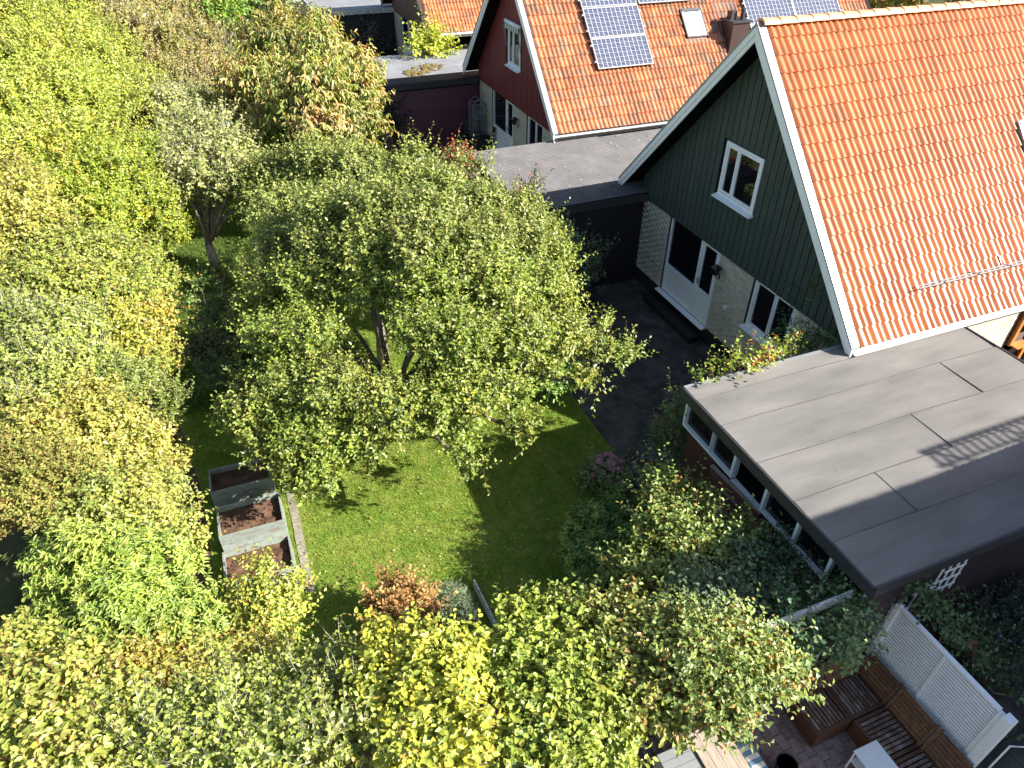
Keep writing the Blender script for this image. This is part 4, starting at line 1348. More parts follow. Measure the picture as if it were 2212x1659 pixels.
VEG = [
 ["apple_tree","broad green apple tree spreading over the lawn beside the dark patio","tree","apple","apple",3.2,[[2.08,-9.66,2.6,0.55],[2.76,-8.8,3.0,0.8],[3.5,-7.86,3.3,0.77],[4.4,-6.96,3.5,0.82],[4.76,-6.04,3.5,0.74],[4.77,-5.04,3.1,0.64],[3.54,-4.19,3.1,0.37],[3.45,-9.78,2.4,0.6],[4.18,-9.1,2.6,0.7],[5.28,-7.5,3.1,0.59],[5.67,-6.88,3.1,0.66],[5.71,-5.97,2.9,0.68],[5.48,-4.96,2.6,0.55],[5.73,-4.36,2.3,0.27],[5.92,-3.91,2.2,0.19],[5.83,-3.64,2.2,0.1],[4.84,-9.68,2.2,0.6],[5.39,-8.95,2.4,0.62],[6.06,-8.26,2.3,0.57],[6.1,-7.47,2.3,0.62],[6.36,-6.82,2.4,0.47],[6.33,-6.22,2.2,0.33],[4.86,-10.36,1.9,0.4],[5.69,-9.87,1.8,0.42],[6.05,-9.24,1.8,0.38],[6.4,-9.58,1.5,0.29],[4.49,-10.83,1.7,0.26],[6.62,-7.33,1.9,0.32],[7.07,-7.29,1.6,0.15],[6.19,-8.57,1.9,0.27],[6.7,-6.19,1.7,0.19],[6.15,-4.73,2.0,0.22],[5.4,-10.48,1.6,0.27],[6.0,-10.06,1.4,0.25],[6.2,-8.76,1.6,0.19],[3.69,-10.51,1.8,0.21],[5.81,-5.37,2.2,0.29],[0.4,-9.98,2.2,0.22],[1.7,-10.38,2.0,0.17],[5.08,-3.88,2.4,0.13]],{"trunk":[4.03,-7.8]}],
 ["apple_tree","grey-green apple tree in front of the corrugated carport roof, behind the broad apple tree","tree","apple","appleg",3.0,[[-2.92,-8.87,3.0,0.7],[-2.15,-8.02,3.4,0.84],[-1.17,-7.07,3.6,0.74],[-0.09,-6.23,3.7,0.69],[1.18,-5.76,3.8,0.59],[2.01,-5.22,3.7,0.54],[2.23,-4.57,3.5,0.59],[-0.17,-8.98,3.2,0.71],[1.54,-8.19,3.8,0.74],[2.56,-7.37,4.1,0.75],[3.49,-6.64,4.2,0.68],[3.96,-5.83,3.9,0.64],[3.69,-4.87,3.5,0.49],[0.92,-9.37,2.9,0.58],[2.46,-8.58,3.5,0.53],[4.2,-7.2,4.0,0.56],[4.37,-6.24,3.9,0.49],[2.62,-4.21,3.4,0.34],[1.23,-3.72,3.6,0.12],[1.13,-4.89,4.2,0.14],[0.72,-5.27,4.2,0.14],[-0.23,-5.88,4.2,0.15],[-2.61,-9.44,2.6,0.4],[3.27,-7.83,3.8,0.51],[2.78,-3.84,3.2,0.18]],{"trunk":[1.49,-7.56]}],
 ["cherry_tree","rounded cherry tree with drooping yellow and bronze leaves beside the grey flat roofs","tree","cherry","cherry",3.2,[[-10.46,-7.34,4.6,0.9],[-11.38,-8.19,4.2,0.69],[-12.39,-7.35,4.8,0.55],[-11.23,-6.3,4.8,0.62],[-8.22,-6.55,4.6,0.91],[-8.07,-8.31,4.0,1.04],[-4.85,-7.49,4.6,0.91],[-6.02,-6.34,4.2,0.85],[-8.7,-5.39,4.0,0.59],[-8.89,-9.21,3.2,0.72],[-5.76,-8.4,3.6,0.9],[-4.32,-7.47,3.8,0.86],[-5.05,-6.49,3.6,0.71],[-6.58,-5.62,3.6,0.41],[-5.71,-8.05,2.8,0.73],[-7.1,-8.97,2.6,0.62],[-4.76,-7.15,3.0,0.58],[-10.89,-9.29,3.4,0.53],[-6.84,-5.68,3.8,0.39],[-13.0,-8.17,4.6,0.32]],{"trunk":[-4.95,-8.02]}],
 ["pear_tree","pale silvery pear tree with bare grey branches showing at the head of the grass passage","tree","pear","pear",2.4,[[-9.62,-10.59,3.0,0.73],[-7.7,-11.09,2.8,0.75],[-5.18,-10.14,3.6,0.61],[-4.03,-10.63,3.2,0.7],[-4.46,-9.93,3.2,0.6],[-8.41,-11.17,3.4,0.55],[-3.92,-11.1,2.7,0.53],[-3.55,-9.98,2.8,0.53],[-4.36,-9.45,2.8,0.49],[-4.18,-10.6,2.4,0.49],[-3.74,-9.62,2.3,0.49],[-5.17,-11.21,3.0,0.49]],{"trunk":[-3.85,-10.9],"bare":1}],
 ["willow_tree","tall pale yellow-green tree filling the upper left corner","tree","fine","willow",3.4,[[-12.75,-15.16,5.1,1.07],[-15.2,-14.46,4.9,1.1],[-8.05,-14.3,4.9,1.04],[-10.69,-13.62,4.62,1.1],[-4.82,-14.3,4.62,0.86],[-5.81,-13.58,4.49,1.03],[-9.43,-12.94,4.22,0.88],[-7.47,-12.69,3.94,0.76],[-3.07,-14.14,4.22,0.71],[-3.84,-13.44,4.08,0.86],[-5.57,-12.79,3.67,0.83],[-8.81,-12.22,3.26,0.69],[-11.35,-12.1,3.4,0.6],[-16.02,-15.45,5.1,0.79],[-16.49,-13.85,4.49,0.75],[-13.56,-12.7,3.94,0.7],[-14.61,-13.38,4.22,0.64]],{"trunk":[-6.18,-13.74]}],
 ["hazel_tree","bright lime green tree below the tall corner tree, orange-tipped on its right side","tree","fine","hazel",3.4,[[-2.72,-13.23,3.59,0.73],[-3.02,-12.49,3.59,0.7],[-4.76,-11.96,3.12,0.71],[-2.36,-13.75,3.59,0.51],[-2.35,-12.8,3.12,0.68],[-3.13,-12.13,2.81,0.67],[-2.28,-13.47,2.81,0.52],[-2.73,-12.57,2.34,0.5],[-3.38,-11.9,2.18,0.52],[-4.75,-11.5,2.18,0.39],[-3.46,-11.59,1.72,0.38],[-3.95,-11.23,1.56,0.27],[-3.23,-12.29,1.56,0.35],[-5.51,-11.61,2.81,0.35]],{"trunk":[-4.16,-12.73]}],
 ["plum_tree","brownish pink thinning tree at the top edge left of the cherry tree","tree","fine","plum",2.4,[[-20.6,-13.17,4.4,1.13],[-20.53,-11.91,4.0,1.34],[-21.86,-10.57,3.52,1.22],[-20.2,-10.04,2.88,0.89],[-17.41,-11.35,3.52,1.08],[-16.17,-12.47,4.0,0.93],[-18.47,-10.77,2.4,0.86],[-16.64,-11.74,2.72,0.8],[-20.3,-9.9,1.92,0.81]],{"trunk":[-20.29,-11.82],"bare":1}],
 ["lime_tree","dense bright green tree at the top edge beside the shaded lawn","tree","apple","lime",3.0,[[-24.25,-9.54,4.2,0.96],[-22.76,-8.67,4.0,0.88],[-20.85,-9.08,3.6,0.7],[-26.4,-7.65,3.6,0.69],[-24.05,-8.25,3.2,0.61]],{"trunk":[-23.27,-8.92]}],
 ["sunflower_clump","tall yellow flowering plants standing above the shaded lawn","plant","cherry","sunfl",2.2,[[-29.24,-7.79,2.2,0.35],[-29.52,-8.03,1.6,0.33],[-29.66,-8.1,1.0,0.28],[-30.37,-7.14,2.2,0.31]],{}],
 ["dry_shrub","dry pinkish beige shrub around the blue bag","shrub","fine","dry",1.7,[[-18.12,-11.42,2.0,0.79],[-17.77,-10.24,1.8,0.8],[-17.86,-11.06,1.4,0.76],[-16.99,-9.66,1.4,0.66],[-17.12,-12.06,1.6,0.65],[-20.6,-9.07,1.2,0.63],[-24.77,-8.41,0.8,0.51]],{"bare":1}],
 ["dogwood_shrub","tan and coral leaved shrub at the left edge below the lime green tree","shrub","mid","tan",3.0,[[-1.11,-13.98,4.4,0.41],[-0.49,-13.58,4.2,0.45],[0.07,-13.89,4.2,0.43],[-0.22,-13.37,3.8,0.41],[0.27,-13.79,3.8,0.48],[0.73,-14.11,3.6,0.34]],{"trunk":[-1.91,-14.27]}],
 ["elder_shrub","green-yellow elder with dark purple berry clusters","shrub","mid","elder",3.2,[[0.74,-13.03,3.4,0.53],[0.55,-12.46,3.2,0.55],[0.15,-12.05,2.6,0.48],[1.59,-13.26,3.4,0.46],[1.79,-12.71,3.2,0.51],[1.44,-12.22,2.8,0.45],[0.12,-11.81,2.2,0.38],[1.6,-13.7,3.4,0.46],[0.89,-13.18,3.6,0.35]],{"trunk":[0.3,-12.92],"berries":1}],
 ["spindle_shrub","green shrub with bare white twigs at the left edge","shrub","mid","midg",3.0,[[2.5,-13.88,3.2,0.47],[2.86,-13.35,3.2,0.47],[2.71,-12.9,2.9,0.49],[3.37,-13.81,2.9,0.46],[3.73,-13.24,2.9,0.45],[3.33,-12.82,2.6,0.4],[4.12,-13.86,2.7,0.37],[4.31,-13.35,2.6,0.37]],{"trunk":[2.46,-13.77],"bare":1}],
 ["currant_shrub","yellow and orange leaved shrub facing the shaded passage","shrub","mid","yelor",3.2,[[2.25,-12.42,2.6,0.43],[1.56,-12.07,2.2,0.41],[1.68,-11.93,1.8,0.32],[2.48,-12.3,2.2,0.39],[2.37,-11.99,1.6,0.31],[0.31,-11.95,2.0,0.31]],{"trunk":[1.45,-12.43]}],
 ["conifer_shrub","bluish green feathery shrub between the yellow shrub and the pink shrub","shrub","fine","bluegr",3.0,[[3.59,-12.51,2.4,0.36],[3.31,-12.19,2.0,0.38],[3.28,-11.99,1.6,0.3],[3.91,-12.41,2.2,0.3],[3.61,-12.0,1.3,0.24]],{"trunk":[2.87,-12.44]}],
 ["rose_shrub","pinkish tan leaved shrub with red stems on the left, above the bright green shrub","shrub","mid","pink",2.8,[[4.5,-12.88,2.6,0.37],[4.63,-12.53,2.4,0.37],[4.84,-13.21,2.5,0.36],[5.12,-12.77,2.4,0.36],[4.69,-12.38,2.0,0.38],[4.56,-12.14,1.6,0.33],[5.2,-12.57,2.0,0.33],[5.25,-12.21,1.6,0.34],[4.8,-11.96,1.2,0.24],[4.8,-13.62,2.6,0.32]],{"trunk":[4.23,-12.89],"red":1}],
 ["cotoneaster_shrub","reddish brown small leaved shrub at the left edge beside the dark gap","shrub","fine","redbr",2.6,[[5.52,-13.71,2.6,0.3],[5.77,-13.33,2.6,0.33],[6.06,-13.08,2.4,0.3],[6.04,-13.6,2.4,0.33],[6.34,-13.3,2.2,0.26],[5.85,-12.82,2.3,0.29],[6.09,-13.92,2.0,0.23]],{"trunk":[5.49,-13.66],"red":1}],
 ["spirea_shrub","pale green and yellow shrub hanging over the grey raised beds","shrub","mid","palegr",3.0,[[6.32,-12.64,2.2,0.33],[6.15,-12.31,1.9,0.35],[5.76,-12.03,1.5,0.3],[6.69,-12.42,1.9,0.3],[6.46,-12.07,1.6,0.31],[6.18,-11.84,1.2,0.22],[6.47,-12.97,2.1,0.26],[6.59,-11.81,1.1,0.2],[5.53,-11.89,1.1,0.17]],{"trunk":[5.82,-12.52]}],
 ["rowan_shrub","vivid light green shrub with feathered leaves left of the raised beds","shrub","rosette","vivid",3.0,[[7.3,-13.06,2.3,0.34],[7.48,-12.63,2.4,0.33],[7.7,-12.26,2.3,0.33],[7.49,-11.96,2.0,0.32],[7.51,-11.71,1.6,0.28],[7.58,-13.16,2.1,0.27],[7.99,-12.68,2.3,0.32],[8.29,-12.3,2.3,0.32],[8.19,-11.98,2.1,0.3],[8.16,-11.7,1.7,0.28],[8.31,-11.55,1.4,0.22],[8.02,-13.15,2.0,0.26],[8.42,-12.67,2.1,0.29],[8.66,-12.24,2.1,0.28],[8.65,-11.93,1.9,0.29],[8.7,-11.65,1.5,0.21],[8.23,-13.33,2.0,0.17],[6.89,-13.46,1.9,0.18]],{"trunk":[7.69,-12.51]}],
 ["lilac_shrub","large leaved yellow-green shrub with red stems in the lower left corner","shrub","large","lowleft",3.0,[[8.87,-13.35,2.4,0.29],[8.86,-13.06,2.3,0.24],[9.53,-13.14,2.6,0.29],[9.5,-12.79,2.5,0.3],[10.18,-12.9,2.8,0.29],[10.17,-12.57,2.7,0.28],[8.91,-12.62,2.0,0.22],[9.78,-12.35,2.4,0.25],[10.54,-12.82,2.9,0.26],[10.68,-12.46,2.8,0.26],[10.41,-12.22,2.6,0.23],[8.19,-13.6,2.1,0.12]],{"trunk":[9.43,-13.1],"red":1}],
 ["snowberry_shrub","rusty yellow leaved shrub between the vivid green shrub and the bottom edge","shrub","mid","rustyel",2.8,[[9.06,-12.24,1.9,0.25],[9.06,-11.94,1.7,0.26],[9.63,-12.03,2.1,0.24],[9.51,-11.76,1.8,0.22],[9.13,-11.61,1.5,0.2],[8.9,-11.39,1.2,0.21],[8.8,-11.14,1.0,0.2],[8.92,-10.87,0.9,0.18]],{"red":1}],
 ["privet_hedge","green hedge with dead grey twigs along the bottom edge","hedge","mid","hedge",3.0,[[10.18,-12.02,2.4,0.24],[10.72,-11.91,2.6,0.27],[10.15,-11.72,2.2,0.28],[10.81,-11.56,2.5,0.3],[9.91,-11.34,1.9,0.27],[10.6,-11.24,2.3,0.32],[11.07,-11.14,2.5,0.27],[9.79,-10.91,1.7,0.27],[10.44,-10.85,2.1,0.31],[11.09,-10.74,2.5,0.3],[9.89,-10.49,1.7,0.23],[10.56,-10.41,2.1,0.31],[11.2,-10.35,2.5,0.3],[9.9,-10.16,1.7,0.23],[10.0,-9.88,1.8,0.2],[10.55,-10.0,2.1,0.29],[11.15,-9.98,2.4,0.26],[9.32,-11.46,1.5,0.2]],{"trunk":[10.17,-11.02],"bare":1}],
 ["hydrangea_shrub","bright yellow large leaved shrub in the bottom foreground","shrub","large","yellow",3.0,[[9.97,-9.45,2.0,0.21],[10.06,-9.07,2.0,0.24],[10.32,-8.73,2.1,0.25],[10.62,-8.48,2.2,0.24],[10.44,-9.54,2.2,0.27],[10.71,-9.17,2.3,0.29],[10.97,-8.81,2.4,0.28],[11.01,-9.55,2.4,0.27],[11.3,-9.22,2.5,0.29],[11.44,-8.86,2.5,0.27],[11.57,-9.53,2.6,0.28],[11.77,-9.16,2.6,0.27],[11.84,-8.85,2.6,0.21]],{"trunk":[10.63,-9.02]}],
 ["viburnum_hedge","glossy green large leaved hedge right of the yellow shrub","hedge","large","gloss",3.0,[[10.14,-7.75,1.76,0.29],[10.23,-7.34,1.76,0.27],[10.59,-7.12,1.85,0.26],[10.61,-8.07,1.94,0.28],[10.82,-7.67,2.02,0.31],[11.14,-7.34,2.11,0.3],[11.17,-8.17,2.11,0.29],[11.43,-7.78,2.2,0.31],[11.66,-8.32,2.2,0.3],[11.9,-7.95,2.29,0.29],[12.05,-8.43,2.38,0.28],[12.23,-8.0,2.29,0.28],[12.07,-7.58,2.11,0.25],[11.7,-7.39,2.2,0.26],[11.95,-7.22,2.02,0.2],[12.26,-7.46,2.11,0.19],[10.03,-7.11,1.67,0.14]],{"trunk":[10.93,-7.64]}],
 ["dogwood_shrub","green shrub with reddish drooping leaves behind the glossy hedge","shrub","large","dog",2.6,[[10.46,-6.72,1.85,0.23],[10.46,-6.37,1.76,0.21],[10.95,-6.86,2.02,0.24],[11.07,-6.54,2.02,0.26],[11.42,-6.94,2.11,0.27],[11.59,-6.67,2.11,0.24],[10.96,-6.19,1.85,0.21],[11.92,-6.86,2.11,0.26],[12.05,-6.57,2.02,0.23],[10.09,-5.83,1.5,0.21]],{"trunk":[10.81,-6.45],"red":1}],
 ["hop_vine","hop vine with orange flower tassels sprawling over the hedge beside the slatted bench","vine","mid","hops",3.0,[[11.16,-6.1,2.2,0.2],[11.35,-5.98,2.3,0.22],[11.66,-6.33,2.4,0.24],[11.6,-5.83,2.3,0.24],[11.6,-5.5,2.3,0.23],[11.81,-5.3,2.2,0.25],[11.92,-6.13,2.4,0.26],[12.01,-5.74,2.3,0.26],[12.14,-5.42,2.2,0.22],[12.27,-5.24,2.1,0.13],[12.19,-6.3,2.3,0.25],[12.23,-5.93,2.2,0.23],[12.37,-6.13,2.1,0.18]],{"tassel":1,"trunk":[11.75,-5.8]}],
 ["hop_vine","sunlit hop vine with orange tassels in front of the red-brown extension","vine","mid","hops2",3.0,[[8.33,-4.45,1.41,0.21],[8.77,-4.39,1.5,0.26],[8.83,-4.77,1.5,0.28],[9.19,-4.34,1.58,0.27],[9.38,-4.88,1.58,0.32],[9.69,-4.53,1.67,0.31],[9.86,-4.13,1.58,0.28],[10.11,-3.98,1.58,0.19],[9.29,-5.2,1.41,0.27],[9.95,-5.02,1.67,0.3],[10.12,-4.58,1.67,0.27],[9.86,-5.55,1.5,0.25],[10.19,-5.31,1.58,0.25],[9.67,-5.88,1.32,0.2],[10.03,-6.01,1.41,0.18],[10.27,-5.79,1.5,0.18]],{"tassel":1,"trunk":[9.24,-4.72]}],
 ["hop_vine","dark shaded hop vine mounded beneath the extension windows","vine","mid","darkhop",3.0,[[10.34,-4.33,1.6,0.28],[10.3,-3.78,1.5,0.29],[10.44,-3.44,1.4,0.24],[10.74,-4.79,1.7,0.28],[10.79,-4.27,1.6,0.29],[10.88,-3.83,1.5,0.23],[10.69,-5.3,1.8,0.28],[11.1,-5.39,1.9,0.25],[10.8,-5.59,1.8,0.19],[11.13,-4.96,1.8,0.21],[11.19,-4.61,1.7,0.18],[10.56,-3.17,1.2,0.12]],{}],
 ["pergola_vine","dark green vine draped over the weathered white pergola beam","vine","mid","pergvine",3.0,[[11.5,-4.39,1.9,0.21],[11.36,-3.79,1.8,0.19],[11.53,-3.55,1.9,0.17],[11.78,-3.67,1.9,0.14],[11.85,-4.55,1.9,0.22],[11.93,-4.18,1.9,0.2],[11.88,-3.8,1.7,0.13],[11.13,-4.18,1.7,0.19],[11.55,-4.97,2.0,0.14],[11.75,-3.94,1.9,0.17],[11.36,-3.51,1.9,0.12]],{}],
 ["rhododendron_shrub","leathery green rhododendron at the shaded corner of the lawn","shrub","rosette","rhodo",3.0,[[8.27,-5.48,0.75,0.35],[8.29,-5.06,0.83,0.3],[8.23,-5.79,0.6,0.27],[8.58,-6.05,0.52,0.27],[8.79,-5.75,0.75,0.34],[8.89,-5.39,0.83,0.28],[8.99,-6.0,0.52,0.26],[9.19,-5.71,0.75,0.23]],{"trunk":[8.63,-5.65]}],
 ["peony_plant","rust brown withered peony at the lawn edge","plant","mid","rust",2.6,[[8.35,-9.15,0.6,0.23],[8.47,-8.81,0.7,0.25],[8.59,-8.56,0.6,0.2],[8.65,-9.09,0.5,0.26],[8.84,-8.78,0.6,0.24],[8.72,-9.26,0.4,0.17],[8.29,-8.84,0.7,0.13]],{"red":1}],
 ["lavender_plant","silvery lavender beside the withered brown plant","plant","blade","silver",2.4,[[8.48,-8.13,0.35,0.19],[8.66,-8.04,0.3,0.19],[8.86,-8.0,0.25,0.14],[8.67,-8.24,0.3,0.13]],{}],
 ["currant_bush","yellow leaved currant bush leaning over the lowest raised bed","shrub","mid","curr",2.2,[[7.61,-10.82,0.9,0.22],[7.87,-10.61,0.9,0.23],[7.8,-11.03,0.8,0.23],[8.11,-10.74,0.9,0.27],[8.07,-10.48,0.7,0.21],[8.27,-10.7,0.7,0.26],[8.1,-11.04,0.7,0.24],[7.63,-10.38,0.7,0.13],[7.27,-10.75,0.9,0.11]],{"red":1}],
 ["weed_patch","green weeds around the foot of the currant bush","plant","mid","hedge",2.0,[[7.68,-11.39,0.3,0.21],[8.11,-11.16,0.3,0.21],[8.13,-11.47,0.4,0.22],[8.29,-10.92,0.3,0.19],[7.2,-11.5,0.3,0.15]],{}],
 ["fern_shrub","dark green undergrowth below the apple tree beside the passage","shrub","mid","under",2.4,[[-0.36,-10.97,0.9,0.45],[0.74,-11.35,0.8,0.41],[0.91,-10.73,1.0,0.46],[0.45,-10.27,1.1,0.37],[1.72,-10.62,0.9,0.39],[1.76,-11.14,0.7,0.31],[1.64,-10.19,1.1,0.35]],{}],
 ["sprouting_plant","green weeds growing along the shaded grass passage","plant","mid","under2",1.5,[[-3.24,-11.41,0.3,0.27],[-3.59,-10.91,0.3,0.28],[-4.07,-10.49,0.4,0.28],[-2.58,-11.66,0.3,0.17],[1.56,-11.77,0.2,0.12]],{}],
 ["laurel_shrub","round green shrub under the right side of the apple tree","shrub","mid","laurel",3.0,[[3.97,-4.6,0.7,0.32],[4.15,-4.23,0.6,0.3],[4.33,-4.53,0.5,0.26],[3.96,-4.81,0.5,0.22]],{}],
 ["quince_shrub","grey-green shrub against the black carport wall","shrub","apple","greyg",2.4,[[0.67,-1.65,1.2,0.22],[1.09,-2.12,1.1,0.28],[1.35,-2.43,0.9,0.26],[0.61,-1.28,1.3,0.11],[0.68,-2.35,1.6,0.28],[0.8,-2.57,2.2,0.18]],{}],
 ["virginia_creeper","dark green creeper climbing the right corner of the green gable","vine","mid","creeper",2.8,[[5.92,0.25,2.6,0.13],[5.99,0.27,2.2,0.19],[6.27,0.37,1.9,0.25],[6.44,0.47,2.2,0.2],[7.24,-0.26,2.4,0.14],[6.25,0.01,1.8,0.19],[6.48,-0.15,3.2,0.07],[6.72,-0.2,2.1,0.2],[5.81,0.11,1.9,0.1]],{}],
 ["virginia_creeper","yellow-green creeper with red tips trailing along the edge of the flat felt roof","vine","mid","creepy",3.0,[[7.37,-1.51,2.68,0.11],[7.39,-1.78,2.68,0.11],[7.43,-2.06,2.68,0.11],[7.47,-2.33,2.68,0.1],[7.47,-2.57,2.68,0.1],[7.49,-2.82,2.68,0.09],[7.51,-3.07,2.68,0.07],[7.53,-3.32,2.68,0.06]],{}],
 ["virginia_creeper","green creeper hanging at the end of the red-brown extension","vine","mid","creeper2",2.8,[[7.29,-3.45,2.0,0.11],[7.3,-3.49,1.7,0.15],[7.3,-3.47,1.3,0.17],[7.17,-3.47,0.9,0.17],[7.34,-3.26,1.1,0.14],[7.26,-3.22,0.6,0.14],[6.73,-3.35,0.9,0.11]],{}],
 ["sedum_plant","mound of pink flowering sedum at the patio edge","plant","mid","sedumleaf",2.4,[[6.96,-4.56,0.25,0.33],[6.98,-4.86,0.2,0.24],[7.14,-4.3,0.2,0.19]],{"flowers":1}],
 ["hosta_plant","dark green leafy plants below the open red door","plant","mid","darkgreen",2.4,[[8.28,-3.12,0.5,0.25],[8.48,-2.92,0.5,0.2],[7.59,-2.96,0.5,0.16],[7.79,-3.17,0.4,0.14]],{}],
 ["climbing_rose","dark green rose bush behind the white slatted screen","shrub","mid","darkrose",2.6,[[11.74,-2.64,1.9,0.14],[11.9,-2.43,1.7,0.15],[12.07,-2.16,1.4,0.16],[12.28,-1.8,1.0,0.18],[12.16,-1.98,1.1,0.13],[12.48,-1.74,0.8,0.14],[11.55,-2.77,1.9,0.1]],{}],
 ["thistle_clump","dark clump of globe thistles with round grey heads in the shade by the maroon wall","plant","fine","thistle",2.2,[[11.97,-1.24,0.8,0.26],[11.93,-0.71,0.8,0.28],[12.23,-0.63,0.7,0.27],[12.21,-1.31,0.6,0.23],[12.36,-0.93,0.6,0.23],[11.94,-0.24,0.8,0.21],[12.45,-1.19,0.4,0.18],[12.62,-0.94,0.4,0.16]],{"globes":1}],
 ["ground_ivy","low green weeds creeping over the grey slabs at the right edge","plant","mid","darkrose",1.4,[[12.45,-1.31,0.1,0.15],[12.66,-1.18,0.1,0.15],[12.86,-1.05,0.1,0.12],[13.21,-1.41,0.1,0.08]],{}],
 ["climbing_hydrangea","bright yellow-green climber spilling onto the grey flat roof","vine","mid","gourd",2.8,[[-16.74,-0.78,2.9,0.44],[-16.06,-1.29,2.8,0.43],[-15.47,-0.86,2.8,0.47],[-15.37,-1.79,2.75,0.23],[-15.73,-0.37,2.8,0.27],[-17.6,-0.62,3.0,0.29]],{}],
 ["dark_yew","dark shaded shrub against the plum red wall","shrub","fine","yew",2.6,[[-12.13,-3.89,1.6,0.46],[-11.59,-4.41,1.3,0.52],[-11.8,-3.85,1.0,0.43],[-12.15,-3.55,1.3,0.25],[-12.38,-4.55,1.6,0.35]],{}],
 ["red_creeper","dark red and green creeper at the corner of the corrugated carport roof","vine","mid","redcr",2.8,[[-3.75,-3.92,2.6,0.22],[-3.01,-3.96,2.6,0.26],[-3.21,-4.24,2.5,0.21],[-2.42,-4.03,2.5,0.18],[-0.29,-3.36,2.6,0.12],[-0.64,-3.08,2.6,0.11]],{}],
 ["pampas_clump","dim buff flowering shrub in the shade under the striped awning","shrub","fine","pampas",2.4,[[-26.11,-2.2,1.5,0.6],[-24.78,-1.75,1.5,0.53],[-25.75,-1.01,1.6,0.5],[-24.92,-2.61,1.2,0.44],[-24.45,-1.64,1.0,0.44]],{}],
 ["birch_tree","orange and green autumn tree beyond the ridge at the top right","tree","fine","backor",2.6,[[-11.5,17.47,4.5,0.82],[-9.97,17.66,4.8,0.82],[-8.95,18.28,5.0,0.8],[-8.43,19.77,5.0,0.86],[-7.92,21.27,5.0,0.86],[-14.62,21.87,3.2,0.7],[-12.75,21.88,3.6,0.78],[-7.46,22.58,5.0,0.77],[-14.18,19.6,3.4,0.56]],{}],
 ["background_trees","dark green trees beyond the passage at the top edge","tree","apple","under2",2.6,[[-28.17,-6.6,3.5,0.97],[-28.44,-5.68,3.2,0.88],[-30.37,-7.14,2.2,0.72],[-31.92,-6.01,2.0,0.69],[-27.03,-5.01,4.0,0.95]],{}],
 ["bramble_shrub","green bramble filling the foot of the pale pear tree","shrub","mid","under2",2.2,[[-6.57,-11.11,1.4,0.49],[-6.55,-10.71,1.2,0.49],[-6.72,-11.11,0.9,0.44],[-6.73,-9.89,1.0,0.49],[-7.4,-11.65,1.0,0.39]],{}],
 ["nasturtium_plant","small orange and green plants beside the pear tree foot","plant","mid","under2",1.5,[[-6.1,-9.49,0.6,0.2],[-4.89,-9.25,0.8,0.21]],{}]
]

# ------------------------------------------------------------ vegetation
# leaf types: length, width, curl, leaves per shoot, spacing, droop, verts (4 or 6), shoot upness
LEAF = {
    'apple': dict(L=.092, W=.054, n=9, sp=.036, droop=.15, big=0, up=.75, spread=.9),
    'cherry': dict(L=.145, W=.045, n=8, sp=.032, droop=1.0, big=1, up=.3, spread=.7),
    'pear': dict(L=.090, W=.055, n=8, sp=.040, droop=.4, big=0, up=.6, spread=.9),
    'fine': dict(L=.072, W=.038, n=12, sp=.028, droop=.1, big=0, up=.9, spread=.8),
    'mid': dict(L=.088, W=.055, n=8, sp=.042, droop=.25, big=0, up=.6, spread=1.0),
    'large': dict(L=.100, W=.065, n=7, sp=.042, droop=.3, big=1, up=.8, spread=1.0),
    'vine': dict(L=.095, W=.075, n=7, sp=.042, droop=.35, big=2, up=.3, spread=1.0),
    'rosette': dict(L=.105, W=.034, n=11, sp=.014, droop=.2, big=1, up=1.1, spread=1.15),
    'blade': dict(L=.11, W=.012, n=12, sp=.01, droop=.1, big=0, up=1.3, spread=.5),
}
